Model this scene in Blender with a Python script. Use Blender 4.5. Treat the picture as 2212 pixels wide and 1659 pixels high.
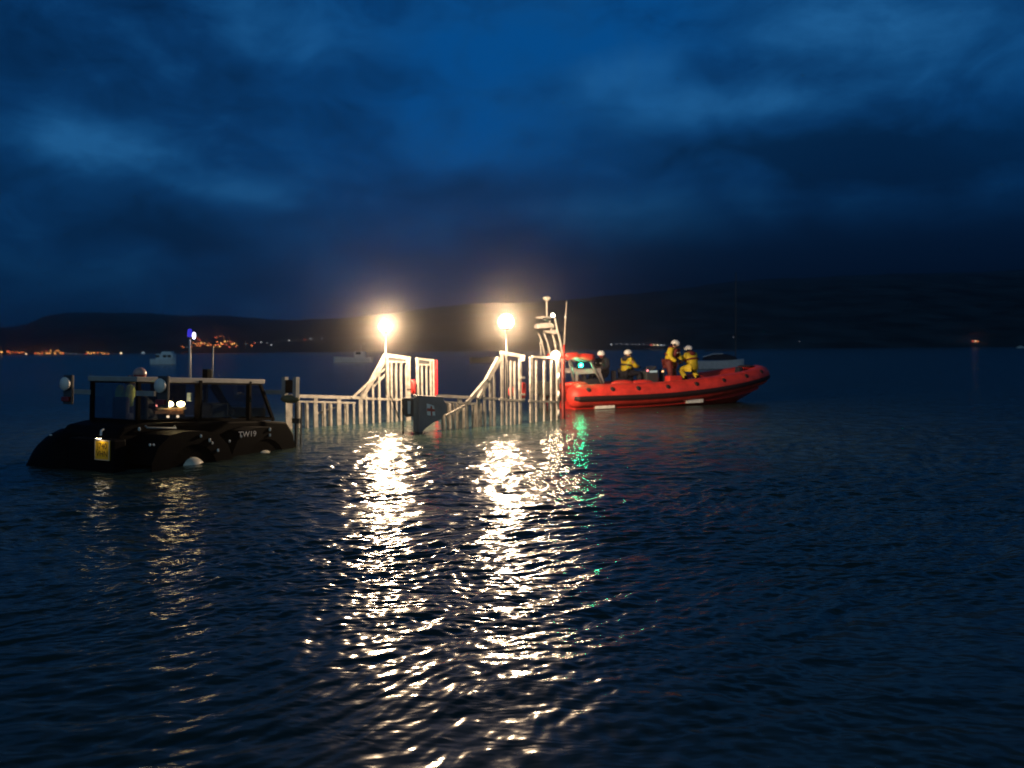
import bpy, math, random
import numpy as np
from mathutils import Vector, Matrix

# ---------------------------------------------------------------- clear
for o in list(bpy.data.objects):
    bpy.data.objects.remove(o)
scene = bpy.context.scene
C = scene.collection

# ---------------------------------------------------------------- camera
EYE = 2.27
FP = 1840.0                       # focal length in pixels of a 2212 x 1659 picture
PITCH = math.atan((829.5 - 753.0) / FP)
ROLL = 0.0076
Fv = Vector((0, math.cos(PITCH), -math.sin(PITCH)))
R0 = Vector((1, 0, 0))
U0 = R0.cross(Fv)
Rv = R0 * math.cos(ROLL) - U0 * math.sin(ROLL)
Uv = U0 * math.cos(ROLL) + R0 * math.sin(ROLL)
camd = bpy.data.cameras.new("camera")
cam = bpy.data.objects.new("camera", camd)
C.objects.link(cam)
cam.matrix_world = Matrix(((Rv.x, Uv.x, -Fv.x, 0), (Rv.y, Uv.y, -Fv.y, 0), (Rv.z, Uv.z, -Fv.z, EYE), (0, 0, 0, 1)))
camd.sensor_width = 36.0
camd.lens = 36.0 * FP / 2212.0
camd.clip_start = 0.1
camd.clip_end = 20000
scene.camera = cam
camd.dof.use_dof = True          # phone lens focused short of the boats, a little soft
camd.dof.focus_distance = 9.0
camd.dof.aperture_fstop = 1.3
EYEV = Vector((0, 0, EYE))

def ray(px, py):
    return Fv + Rv * ((px - 1106.0) / FP) - Uv * ((py - 829.5) / FP)
def at(px, py, Y):
    d = ray(px, py)
    return EYEV + d * (Y / d.y)
def ground(px, py, z=0.0):
    d = ray(px, py)
    return EYEV + d * ((z - EYE) / d.z)
def on_plane(px, py, p0, n):
    d = ray(px, py)
    return EYEV + d * ((p0 - EYEV).dot(n) / d.dot(n))
def azel(px, py):
    d = ray(px, py).normalized()
    return math.atan2(d.x, d.y), math.asin(d.z)

# ---------------------------------------------------------------- exposure and engine
scene.view_settings.view_transform = 'Standard'
scene.view_settings.look = 'None'
scene.view_settings.exposure = 0.0
scene.view_settings.gamma = 1.0
scene.render.engine = 'CYCLES'
scene.cycles.use_denoising = True
scene.cycles.max_bounces = 6
scene.cycles.glossy_bounces = 3
scene.cycles.diffuse_bounces = 2
scene.cycles.transmission_bounces = 3
scene.cycles.transparent_max_bounces = 12
scene.cycles.volume_bounces = 0
scene.cycles.use_adaptive_sampling = False
scene.cycles.sample_clamp_indirect = 6
scene.cycles.caustics_reflective = False
scene.cycles.caustics_refractive = False

# ---------------------------------------------------------------- world: dusk sky with broken cloud
world = bpy.data.worlds.new("World")
scene.world = world
world.use_nodes = True
wt = world.node_tree
wt.nodes.clear()
def WN(t, **k):
    n = wt.nodes.new(t)
    for a, b in k.items():
        setattr(n, a, b)
    return n
def wset(sock, v):
    if hasattr(v, "is_linked") or hasattr(v, "links"):
        wt.links.new(v, sock)
    else:
        sock.default_value = v
def M(op, a, b=None, c=None, clamp=False):
    n = WN('ShaderNodeMath', operation=op, use_clamp=clamp)
    wset(n.inputs[0], a)
    if b is not None: wset(n.inputs[1], b)
    if c is not None: wset(n.inputs[2], c)
    return n.outputs[0]
def MIX(f, a, b):
    n = WN('ShaderNodeMix', data_type='RGBA')
    wset(n.inputs[0], f); wset(n.inputs[6], a); wset(n.inputs[7], b)
    return n.outputs[2]
tc = WN('ShaderNodeTexCoord')
sep = WN('ShaderNodeSeparateXYZ')
wt.links.new(tc.outputs['Generated'], sep.inputs[0])
az = M('ARCTAN2', sep.outputs[0], sep.outputs[1])
el = M('ARCSINE', sep.outputs[2])
def noise(vec, scale, detail=4.0, rough=0.55, dist=0.0):
    n = WN('ShaderNodeTexNoise')
    wt.links.new(vec, n.inputs['Vector'])
    n.inputs['Scale'].default_value = scale
    n.inputs['Detail'].default_value = detail
    n.inputs['Roughness'].default_value = rough
    n.inputs['Distortion'].default_value = dist
    return n
cmb = WN('ShaderNodeCombineXYZ')
wt.links.new(az, cmb.inputs[0]); wt.links.new(M('MULTIPLY', el, 1.75), cmb.inputs[1])
cmb.inputs[2].default_value = 0.37
AE = cmb.outputs[0]
warp = noise(AE, 5.0, 4.0, 0.55)
wsep = WN('ShaderNodeSeparateColor')
wt.links.new(warp.outputs['Color'], wsep.inputs[0])
az2 = M('ADD', az, M('MULTIPLY', M('SUBTRACT', wsep.outputs[0], 0.5), 0.16))
el2 = M('ADD', el, M('MULTIPLY', M('SUBTRACT', wsep.outputs[1], 0.5), 0.075))
def blob(px, py, wx, wy, soft=1.0):
    a0, e0 = azel(px, py)
    dx = M('DIVIDE', M('SUBTRACT', az2, a0), wx / FP)
    dy = M('DIVIDE', M('SUBTRACT', el2, e0), wy / FP)
    r2 = M('ADD', M('MULTIPLY', dx, dx), M('MULTIPLY', dy, dy))
    return M('POWER', 2.718, M('MULTIPLY', r2, -soft))
def total(lst):
    t = None
    for b, w in lst:
        v = M('MULTIPLY', b, w)
        t = v if t is None else M('ADD', t, v)
    return t
fine = noise(AE, 4.6, 7.0, 0.60, 0.45).outputs['Fac']
puff = noise(AE, 11.0, 6.0, 0.58, 0.6).outputs['Fac']
broad = noise(AE, 2.0, 3.0, 0.5, 0.2).outputs['Fac']
light = total([
    (blob(140, 300, 140, 52, 1.3), 0.85), (blob(480, 415, 140, 46, 1.3), 0.62), (blob(560, 60, 190, 75), 0.40),
    (blob(1340, 150, 120, 58, 1.3), 0.62), (blob(1560, 235, 200, 45, 1.2), 0.46), (blob(1850, 195, 330, 45), 0.22),
    (blob(1950, 50, 330, 80), 0.34), (blob(1400, 460, 330, 45), 0.22), (blob(960, 330, 200, 40), 0.16),
    (blob(2000, 430, 250, 40), 0.20), (blob(180, 140, 260, 60), 0.12), (blob(700, 500, 300, 40), 0.10)])
dark = total([
    (blob(300, 190, 420, 70), 0.20), (blob(250, 480, 420, 60), 0.24), (blob(1800, 350, 420, 70), 0.36),
    (blob(1950, 130, 330, 45), 0.16), (blob(950, 420, 260, 45), 0.22), (blob(2100, 560, 500, 110), 0.40),
    (blob(1700, 600, 420, 80), 0.30), (blob(60, 380, 200, 40), 0.14), (blob(80, 30, 260, 60), 0.16),
    (blob(620, 160, 200, 50), 0.14)])
t = M('ADD', 0.40, M('SUBTRACT', light, dark))
t = M('ADD', t, M('MULTIPLY', M('SUBTRACT', puff, 0.5), 0.95))
t = M('ADD', t, M('MULTIPLY', M('SUBTRACT', fine, 0.5), 1.25), clamp=True)
ramp = WN('ShaderNodeValToRGB')
wt.links.new(t, ramp.inputs[0])
cr = ramp.color_ramp
cr.elements[0].position = 0.0;  cr.elements[0].color = (0.0006, 0.012, 0.046, 1)
cr.elements[1].position = 1.0;  cr.elements[1].color = (0.014, 0.112, 0.30, 1)
e = cr.elements.new(0.35); e.color = (0.0020, 0.032, 0.117, 1)
e = cr.elements.new(0.62); e.color = (0.0050, 0.060, 0.187, 1)
# clear gap of deep blue above, high in front
sky = WN('ShaderNodeTexSky', sky_type='NISHITA')
sky.sun_disc = False
sky.sun_elevation = math.radians(-4.0)
sky.sun_rotation = math.radians(200)
sky.altitude = 0
skyc = WN('ShaderNodeMix', data_type='RGBA', blend_type='MULTIPLY')
skyc.inputs[0].default_value = 1.0
wt.links.new(sky.outputs[0], skyc.inputs[6])
skyc.inputs[7].default_value = (0.12, 0.5, 1.0, 1)
gap = total([(blob(1080, 90, 330, 190, 0.9), 0.88), (blob(1000, 260, 230, 110), 0.55), (blob(1380, 40, 260, 90), 0.5),
             (blob(780, 330, 260, 70), 0.28), (blob(2190, 230, 120, 200), 0.25)])
gap = M('MULTIPLY', gap, M('ADD', 0.50, M('MULTIPLY', M('SUBTRACT', puff, 0.42), 2.2)), clamp=True)
clear = MIX(0.0, (0.0006, 0.062, 0.236, 1), skyc.outputs[2])
skyout = MIX(gap, ramp.outputs[0], clear)
# air near the horizon is greyer and darker
hz = M('SUBTRACT', 1.0, M('DIVIDE', el, 0.22), clamp=True)
skyout = MIX(M('MULTIPLY', M('MULTIPLY', hz, hz), 0.66), skyout, (0.0036, 0.0215, 0.072, 1))
rt = M('MULTIPLY', M('DIVIDE', M('ADD', az, 0.10), 0.30, clamp=True), M('DIVIDE', M('SUBTRACT', 0.195, el), 0.09, clamp=True))
skyout = MIX(M('MULTIPLY', rt, 0.92), skyout, (0.0008, 0.0064, 0.024, 1))
# heavier cloud overhead; the last of the daylight is in the sky behind the photographer
ov = M('DIVIDE', M('SUBTRACT', el, 0.42), 0.35, clamp=True)
skyout = MIX(ov, skyout, (0.0020, 0.013, 0.034, 1))
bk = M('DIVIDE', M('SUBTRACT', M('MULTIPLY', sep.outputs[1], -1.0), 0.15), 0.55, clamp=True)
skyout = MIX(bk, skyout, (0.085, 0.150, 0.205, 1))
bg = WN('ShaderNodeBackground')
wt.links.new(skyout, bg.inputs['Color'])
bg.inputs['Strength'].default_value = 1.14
wo = WN('ShaderNodeOutputWorld')
wt.links.new(bg.outputs[0], wo.inputs['Surface'])

# the sun is far below the horizon: only a trace of soft bluish light is left
sd = bpy.data.lights.new("sun", 'SUN')
sd.energy = 0.01
sd.angle = math.radians(30)
sd.color = (0.55, 0.72, 1.0)
so = bpy.data.objects.new("sun", sd)
so.rotation_euler = (math.radians(70), 0, math.radians(-20))
C.objects.link(so)

# ---------------------------------------------------------------- helpers
def tag(o, label=None, cat=None, group=None, kind=None):
    if label: o["label"] = label
    if cat: o["category"] = cat
    if group: o["group"] = group
    if kind: o["kind"] = kind
    return o

_M = {}
def mat(name, col, rough=0.5, metal=0.0, var=0.15, scale=6.0, spec=0.5, bump=0.0, emit=None, es=0.0):
    if name in _M: return _M[name]
    m = bpy.data.materials.new(name); m.use_nodes = True
    nt = m.node_tree; b = nt.nodes['Principled BSDF']
    b.inputs['Roughness'].default_value = rough
    b.inputs['Metallic'].default_value = metal
    b.inputs['Specular IOR Level'].default_value = spec
    g = nt.nodes.new('ShaderNodeTexCoord')
    n = nt.nodes.new('ShaderNodeTexNoise'); n.inputs['Scale'].default_value = scale; n.inputs['Detail'].default_value = 6
    nt.links.new(g.outputs['Object'], n.inputs['Vector'])
    r = nt.nodes.new('ShaderNodeMapRange')
    r.inputs[1].default_value = 0.3; r.inputs[2].default_value = 0.7
    r.inputs[3].default_value = 1 - var; r.inputs[4].default_value = 1 + var
    nt.links.new(n.outputs['Fac'], r.inputs[0])
    mx = nt.nodes.new('ShaderNodeVectorMath'); mx.operation = 'SCALE'
    mx.inputs[0].default_value = col[:3]
    nt.links.new(r.outputs[0], mx.inputs['Scale'])
    nt.links.new(mx.outputs[0], b.inputs['Base Color'])
    if bump:
        bp = nt.nodes.new('ShaderNodeBump'); bp.inputs['Strength'].default_value = bump; bp.inputs['Distance'].default_value = 0.02
        nt.links.new(n.outputs['Fac'], bp.inputs['Height']); nt.links.new(bp.outputs[0], b.inputs['Normal'])
    if emit:
        b.inputs['Emission Color'].default_value = (*emit, 1)
        b.inputs['Emission Strength'].default_value = es
    _M[name] = m
    return m
def emis(name, col, strength):
    if name in _M: return _M[name]
    m = bpy.data.materials.new(name); m.use_nodes = True
    nt = m.node_tree; nt.nodes.clear()
    e = nt.nodes.new('ShaderNodeEmission'); e.inputs[0].default_value = (*col, 1); e.inputs[1].default_value = strength
    o = nt.nodes.new('ShaderNodeOutputMaterial'); nt.links.new(e.outputs[0], o.inputs[0])
    m.cycles.emission_sampling = 'FRONT' if 'plate_lamp' in name else 'NONE'
    _M[name] = m
    return m
def bulb(parent, p, r, power, col):
    l = bpy.data.lights.new('bulb', 'POINT'); l.energy = power; l.color = col; l.shadow_soft_size = r
    o = bpy.data.objects.new('bulb', l); C.objects.link(o); o.parent = parent; o.location = p
    return o
def glassmat(name, tint=(0.75, 0.85, 0.9), gloss=0.10):
    if name in _M: return _M[name]
    m = bpy.data.materials.new(name); m.use_nodes = True
    nt = m.node_tree; nt.nodes.clear()
    tr = nt.nodes.new('ShaderNodeBsdfTransparent'); tr.inputs[0].default_value = (*tint, 1)
    gl = nt.nodes.new('ShaderNodeBsdfGlossy'); gl.inputs['Roughness'].default_value = 0.08
    mx = nt.nodes.new('ShaderNodeMixShader'); mx.inputs[0].default_value = gloss
    o = nt.nodes.new('ShaderNodeOutputMaterial')
    nt.links.new(tr.outputs[0], mx.inputs[1]); nt.links.new(gl.outputs[0], mx.inputs[2]); nt.links.new(mx.outputs[0], o.inputs[0])
    _M[name] = m
    return m

MATRIX = {}
def empty(name, loc, rot=None):
    o = bpy.data.objects.new(name, None)
    m = Matrix.Translation(Vector(loc)) @ (rot.to_4x4() if rot is not None else Matrix.Identity(4))
    o.matrix_world = m
    o.empty_display_size = 0.3
    C.objects.link(o)
    MATRIX[o.name] = m.copy()
    return o

class MB:
    """collects shapes; build() links them as ONE mesh object"""
    def __init__(self): self.v = []; self.f = []; self.mi = []; self.cur = 0
    def add(self, vs, fs):
        b = len(self.v)
        self.v += [Vector(p) for p in vs]
        for f in fs:
            self.f.append([i + b for i in f]); self.mi.append(self.cur)
        return self
    def box(self, c, s, R=None):
        c = Vector(c); h = Vector(s) * 0.5
        vs = []
        for z in (-1, 1):
            for y in (-1, 1):
                for x in (-1, 1):
                    p = Vector((x * h.x, y * h.y, z * h.z))
                    vs.append(c + (R @ p if R is not None else p))
        return self.add(vs, [(0, 2, 3, 1), (4, 5, 7, 6), (0, 1, 5, 4), (2, 6, 7, 3), (0, 4, 6, 2), (1, 3, 7, 5)])
    def beam(self, p0, p1, w, h, up=(0, 0, 1)):
        p0 = Vector(p0); p1 = Vector(p1); d = (p1 - p0).normalized(); up = Vector(up)
        if abs(d.dot(up)) > 0.98: up = Vector((1, 0, 0)) if abs(d.x) < 0.9 else Vector((0, 1, 0))
        s = d.cross(up).normalized(); u = s.cross(d).normalized()
        vs = []
        for p in (p0, p1):
            for a, b in ((-1, -1), (1, -1), (1, 1), (-1, 1)):
                vs.append(p + s * (a * w / 2) + u * (b * h / 2))
        return self.add(vs, [(3, 2, 1, 0), (4, 5, 6, 7), (0, 1, 5, 4), (1, 2, 6, 5), (2, 3, 7, 6), (3, 0, 4, 7)])
    def tube(self, pts, rad, n=10, caps=True):
        pts = [Vector(p) for p in pts]
        if not hasattr(rad, '__len__'): rad = [rad] * len(pts)
        rings = []; ref = None
        for i, p in enumerate(pts):
            d = (pts[min(i + 1, len(pts) - 1)] - pts[max(i - 1, 0)]).normalized()
            if ref is None:
                ref = Vector((0, 0, 1)) if abs(d.z) < 0.9 else Vector((1, 0, 0))
            s = d.cross(ref).normalized(); u = s.cross(d).normalized(); ref = u
            rings.append([p + (s * math.cos(2 * math.pi * k / n) + u * math.sin(2 * math.pi * k / n)) * rad[i] for k in range(n)])
        return self.loft(rings, caps=caps)
    def loft(self, rings, caps=True, closed=True):
        n = len(rings[0]); vs = [p for r in rings for p in r]; fs = []
        for i in range(len(rings) - 1):
            for k in range(n if closed else n - 1):
                k2 = (k + 1) % n
                fs.append((i * n + k, i * n + k2, (i + 1) * n + k2, (i + 1) * n + k))
        if caps and closed:
            fs.append(tuple(range(n - 1, -1, -1))); b = (len(rings) - 1) * n
            fs.append(tuple(range(b, b + n)))
        return self.add(vs, fs)
    def ell(self, c, r, nu=14, nv=9, R=None, v0=0.0, v1=1.0):
        c = Vector(c)
        if not hasattr(r, '__len__'): r = (r, r, r)
        rings = []
        for j in range(nv + 1):
            th = math.pi * (v0 + (v1 - v0) * j / nv)
            rings.append([])
            for i in range(nu):
                ph = 2 * math.pi * i / nu
                st = max(math.sin(th), 1e-3)
                p = Vector((r[0] * st * math.cos(ph), r[1] * st * math.sin(ph), -r[2] * math.cos(th)))
                rings[-1].append(c + (R @ p if R is not None else p))
        return self.loft(rings, caps=True)
    def prism(self, poly, off):
        off = Vector(off); n = len(poly); a = [Vector(p) for p in poly]; b = [p + off for p in a]
        fs = [tuple(range(n)), tuple(range(2 * n - 1, n - 1, -1))]
        for i in range(n):
            j = (i + 1) % n
            fs.append((i, i + n, j + n, j))
        return self.add(a + b, fs)
    def lathe(self, prof, c=(0, 0, 0), n=20, R=None):
        c = Vector(c); rings = []
        for r, z in prof:
            rings.append([c + (R @ Vector((r * math.cos(2 * math.pi * k / n), r * math.sin(2 * math.pi * k / n), z)) if R is not None
                               else Vector((r * math.cos(2 * math.pi * k / n), r * math.sin(2 * math.pi * k / n), z))) for k in range(n)])
        return self.loft(rings, caps=True)
    def build(self, name, mats, parent=None, world=None, smooth=False, bevel=0.0, subsurf=0):
        vs = self.v
        if world is not None:
            inv = MATRIX[world.name].inverted()
            vs = [inv @ p for p in vs]
        me = bpy.data.meshes.new(name)
        me.from_pydata([tuple(p) for p in vs], [], self.f)
        if not isinstance(mats, (list, tuple)): mats = [mats]
        for m in mats: me.materials.append(m)
        me.polygons.foreach_set('material_index', self.mi)
        import bmesh
        bm = bmesh.new(); bm.from_mesh(me)
        bmesh.ops.recalc_face_normals(bm, faces=bm.faces); bm.to_mesh(me); bm.free()
        if smooth:
            me.polygons.foreach_set('use_smooth', [True] * len(me.polygons))
        me.update()
        o = bpy.data.objects.new(name, me)
        C.objects.link(o)
        if parent is not None: o.parent = parent
        if bevel:
            b = o.modifiers.new('bevel', 'BEVEL'); b.width = bevel; b.segments = 2; b.limit_method = 'ANGLE'
        if subsurf:
            s = o.modifiers.new('sub', 'SUBSURF'); s.levels = subsurf; s.render_levels = subsurf
        return o

def basis(z, x=None):
    z = Vector(z).normalized()
    x = Vector(x) if x is not None else (Vector((0, 0, 1)) if abs(z.z) < 0.9 else Vector((1, 0, 0)))
    y = z.cross(x).normalized(); x = y.cross(z).normalized()
    return Matrix((x, y, z)).transposed()

def text_mesh(name, body, size, M4, material, parent, depth=0.004):
    cu = bpy.data.curves.new(name, 'FONT'); cu.body = body; cu.size = size; cu.align_x = 'CENTER'; cu.align_y = 'CENTER'; cu.extrude = depth
    o = bpy.data.objects.new(name + "_c", cu); C.objects.link(o)
    bpy.context.view_layer.update()
    me = bpy.data.meshes.new_from_object(o.evaluated_get(bpy.context.evaluated_depsgraph_get()))
    bpy.data.objects.remove(o); me.transform(M4); me.materials.clear(); me.materials.append(material)
    r = bpy.data.objects.new(name, me); C.objects.link(r); r.parent = parent
    return r

def skin(name, verts, edges, radii, material, parent, sub=2, root=0):
    me = bpy.data.meshes.new(name); me.from_pydata([tuple(v) for v in verts], edges, [])
    o = bpy.data.objects.new(name + "_s", me); C.objects.link(o)
    md = o.modifiers.new('skin', 'SKIN'); md.use_smooth_shade = True
    if not me.skin_vertices: me.attributes.new('x', 'FLOAT', 'POINT')
    for i, sv in enumerate(me.skin_vertices[0].data):
        r = radii[i]; sv.radius = r if hasattr(r, '__len__') else (r, r); sv.use_root = (i == root)
    ss = o.modifiers.new('sub', 'SUBSURF'); ss.levels = sub; ss.render_levels = sub
    bpy.context.view_layer.update()
    nm = bpy.data.meshes.new_from_object(o.evaluated_get(bpy.context.evaluated_depsgraph_get()))
    bpy.data.objects.remove(o)
    nm.materials.clear(); nm.materials.append(material)
    r = bpy.data.objects.new(name, nm); C.objects.link(r); r.parent = parent
    return r

def rotz(a): return Matrix.Rotation(a, 3, 'Z')

# ---------------------------------------------------------------- materials
GALV = mat('galvanised_paint', (0.31, 0.29, 0.265), 0.55, 0.0, 0.38, 7)
GALVD = mat('weathered_steel', (0.20, 0.19, 0.18), 0.6, 0.2, 0.3, 5)
BOARDG = mat('board_grey', (0.19, 0.18, 0.19), 0.5, 0.0, 0.15, 3)
BLACK = mat('black_paint', (0.0026, 0.003, 0.004), 0.6, 0.0, 0.3, 4, spec=0.04)
RUBBER = mat('tyre_rubber', (0.004, 0.004, 0.004), 0.9, 0.0, 0.2, 8, spec=0.05, bump=0.3)
DKGREY = mat('dark_grey_paint', (0.04, 0.045, 0.05), 0.45, 0.0, 0.2, 5)
MIDGREY = mat('mid_grey_paint', (0.25, 0.27, 0.27), 0.5, 0.0, 0.15, 5)
WHITE = mat('white_paint', (0.72, 0.72, 0.70), 0.4, 0.0, 0.08, 5)
RED = mat('red_paint', (0.55, 0.02, 0.02), 0.45, 0.0, 0.12, 5)
ORANGE = mat('orange_hypalon', (0.68, 0.042, 0.028), 0.5, 0.0, 0.24, 3)
HULLRED = mat('red_hull', (0.56, 0.028, 0.020), 0.28, 0.0, 0.10, 2)
STRAKE = mat('dark_strake', (0.020, 0.006, 0.008), 0.6, 0.0, 0.2, 4)
YELLOW = mat('yellow_drysuit', (0.62, 0.46, 0.02), 0.6, 0.0, 0.18, 14, bump=0.6)
HIVIZ = mat('hi_viz', (0.70, 0.85, 0.22), 0.7, 0.0, 0.2, 10)
HELMET = mat('helmet_white', (0.75, 0.75, 0.74), 0.3, 0.0, 0.06, 8)
SKIN = mat('skin', (0.42, 0.24, 0.17), 0.5, 0.0, 0.08, 10)
DKRED = mat('lifejacket_dark_red', (0.12, 0.014, 0.012), 0.7, 0.0, 0.25, 12)
NAVY = mat('navy_cloth', (0.015, 0.016, 0.028), 0.8, 0.0, 0.2, 12)
PLATEY = mat('number_plate_yellow', (0.75, 0.42, 0.01), 0.35, 0.0, 0.12, 12)
FLAGW = mat('flag_white', (0.75, 0.75, 0.75), 0.5, 0.0, 0.06)
FLAGR = mat('flag_red', (0.40, 0.04, 0.03), 0.5, 0.0, 0.1)
GLASS = glassmat('window_glass', (0.68, 0.75, 0.79), 0.11)
BOATBLUE = mat('pale_blue_hull', (0.72, 0.84, 0.90), 0.4, 0.0, 0.1, 2)
BOATWHITE = mat('pale_hull', (0.78, 0.80, 0.82), 0.4, 0.0, 0.1, 2)
LENS = mat('lamp_lens', (0.80, 0.78, 0.72), 0.2, 0.0, 0.1, 8)
FLOODCOL = (1.0, 0.70, 0.42)
GLOBE = glassmat('lamp_globe_glass', (0.98, 0.98, 0.98), 0.03)
_nt = GLOBE.node_tree                      # frosted glass, glowing with the lamp inside
_e = _nt.nodes.new('ShaderNodeEmission'); _e.inputs[0].default_value = (*FLOODCOL, 1); _e.inputs[1].default_value = 7.0
_a = _nt.nodes.new('ShaderNodeAddShader')
_o = [n for n in _nt.nodes if n.type == 'OUTPUT_MATERIAL'][0]
_nt.links.new(_o.inputs[0].links[0].from_socket, _a.inputs[0]); _nt.links.new(_e.outputs[0], _a.inputs[1]); _nt.links.new(_a.outputs[0], _o.inputs[0])
GLOBE.cycles.emission_sampling = 'NONE'

# ---------------------------------------------------------------- water
def build_water():
    foc = 852.0
    rows = [0.9]
    while rows[-1] < 720: rows.append(rows[-1] + (0.45 if rows[-1] < 60 else 0.55 if rows[-1] < 300 else 0.9))
    d = EYE * foc / np.array(rows)                 # far to near
    a = np.radians(np.linspace(-46, 46, 1000))
    D, A = np.meshgrid(d, a, indexing='ij')
    X = D * np.tan(A); Y = D.copy()
    spacing = np.maximum(D * D / (EYE * foc) * 0.55, D * (a[1] - a[0]))
    rng = np.random.default_rng(11)
    Z = np.zeros_like(X)
    N = 130
    crest = math.radians(30)
    prop0 = crest + math.pi / 2
    # slow drift of the pattern so that crests are not perfectly straight
    wx = X + 0.35 * np.sin(0.55 * X + 0.8 * Y + 1.0) + 0.22 * np.sin(1.3 * Y - 0.9 * X + 2.0)
    wy = Y + 0.35 * np.sin(0.7 * Y - 0.5 * X + 0.3) + 0.22 * np.sin(1.1 * X + 1.2 * Y + 4.0)
    lams = np.exp(rng.uniform(math.log(0.09), math.log(1.9), N))
    for lam in lams:
        th = prop0 + rng.normal(0, 0.62 if lam < 0.8 else 0.45)
        k = 2 * math.pi / lam
        slope = 0.295 * math.sqrt(2.0 / N) * (1.15 if lam < 0.5 else 0.6 if lam < 0.9 else 0.28)
        amp = slope / k
        fade = np.clip((lam / spacing - 2.0) / 2.0, 0, 1)
        # patchiness: each component breathes in space
        L = rng.uniform(3.0, 7.0)
        g = 0.62 + 0.55 * np.sin(2 * math.pi * (X * math.cos(rng.uniform(0, 6.3)) + Y * math.sin(rng.uniform(0, 6.3))) / L + rng.uniform(0, 6.3))
        Z += amp * fade * g * np.sin(k * (wx * math.cos(th) + wy * math.sin(th)) + rng.uniform(0, 6.3))
    u = np.clip((D - 4.0) / 8.5, 0, 1)            # more sheltered, calmer water close to the beach
    Z *= 0.46 + 0.54 * u * u * (3 - 2 * u)
    nr, nc = X.shape
    co = np.stack([X, Y, Z], -1).reshape(-1, 3)
    # the sheet goes on past the modelled ripples to the far shore and to both sides
    extra = np.array([[-5000, -60, 0], [5000, -60, 0], [5000, 5000, 0], [-5000, 5000, 0]], float) + np.array([0, 0, -0.30])
    nv = len(co)
    co = np.concatenate([co, extra])
    i = np.arange(nr - 1)[:, None] * nc + np.arange(nc - 1)[None, :]
    q = np.stack([i, i + nc, i + nc + 1, i + 1], -1).reshape(-1, 4)
    q = np.concatenate([q, [[nv, nv + 1, nv + 2, nv + 3]]])
    me = bpy.data.meshes.new('water')
    me.vertices.add(len(co)); me.vertices.foreach_set('co', co.ravel())
    me.loops.add(q.size); me.loops.foreach_set('vertex_index', q.ravel().astype(np.int32))
    me.polygons.add(len(q)); me.polygons.foreach_set('loop_start', (np.arange(len(q)) * 4).astype(np.int32))
    me.polygons.foreach_set('loop_total', np.full(len(q), 4, np.int32))
    me.polygons.foreach_set('use_smooth', np.ones(len(q), bool))
    me.update(); me.validate()
    m = bpy.data.materials.new('sea_water'); m.use_nodes = True
    nt = m.node_tree; b = nt.nodes['Principled BSDF']
    b.inputs['Base Color'].default_value = (0.024, 0.044, 0.040, 1)
    b.inputs['Roughness'].default_value = 0.15
    b.inputs['IOR'].default_value = 1.33
    tcn = nt.nodes.new('ShaderNodeTexCoord')
    mp = nt.nodes.new('ShaderNodeMapping'); mp.inputs['Rotation'].default_value = (0, 0, -crest); mp.inputs['Scale'].default_value = (0.45, 1.0, 1.0)
    nt.links.new(tcn.outputs['Object'], mp.inputs[0])
    n1 = nt.nodes.new('ShaderNodeTexNoise'); n1.inputs['Scale'].default_value = 3.2; n1.inputs['Detail'].default_value = 3; n1.inputs['Distortion'].default_value = 0.3
    n2 = nt.nodes.new('ShaderNodeTexNoise'); n2.inputs['Scale'].default_value = 13.0; n2.inputs['Detail'].default_value = 2
    nt.links.new(mp.outputs[0], n1.inputs['Vector']); nt.links.new(mp.outputs[0], n2.inputs['Vector'])
    b1 = nt.nodes.new('ShaderNodeBump'); b1.inputs['Strength'].default_value = 1.0; b1.inputs['Distance'].default_value = 0.10
    b2 = nt.nodes.new('ShaderNodeBump'); b2.inputs['Strength'].default_value = 1.0; b2.inputs['Distance'].default_value = 0.012
    nt.links.new(n1.outputs['Fac'], b1.inputs['Height']); nt.links.new(n2.outputs['Fac'], b2.inputs['Height'])
    nt.links.new(b1.outputs[0], b2.inputs['Normal']); nt.links.new(b2.outputs[0], b.inputs['Normal'])
    sx = nt.nodes.new('ShaderNodeSeparateXYZ'); nt.links.new(tcn.outputs['Object'], sx.inputs[0])
    mr = nt.nodes.new('ShaderNodeMapRange'); mr.inputs[1].default_value = 4.0; mr.inputs[2].default_value = 15.0
    mr.inputs[3].default_value = 0.22; mr.inputs[4].default_value = 1.0       # sheltered water by the beach is smoother
    nt.links.new(sx.outputs[1], mr.inputs[0])
    nt.links.new(mr.outputs[0], b1.inputs['Strength']); nt.links.new(mr.outputs[0], b2.inputs['Strength'])
    me.materials.append(m)
    o = bpy.data.objects.new('water', me); C.objects.link(o)
    tag(o, kind='structure')
build_water()

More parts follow.
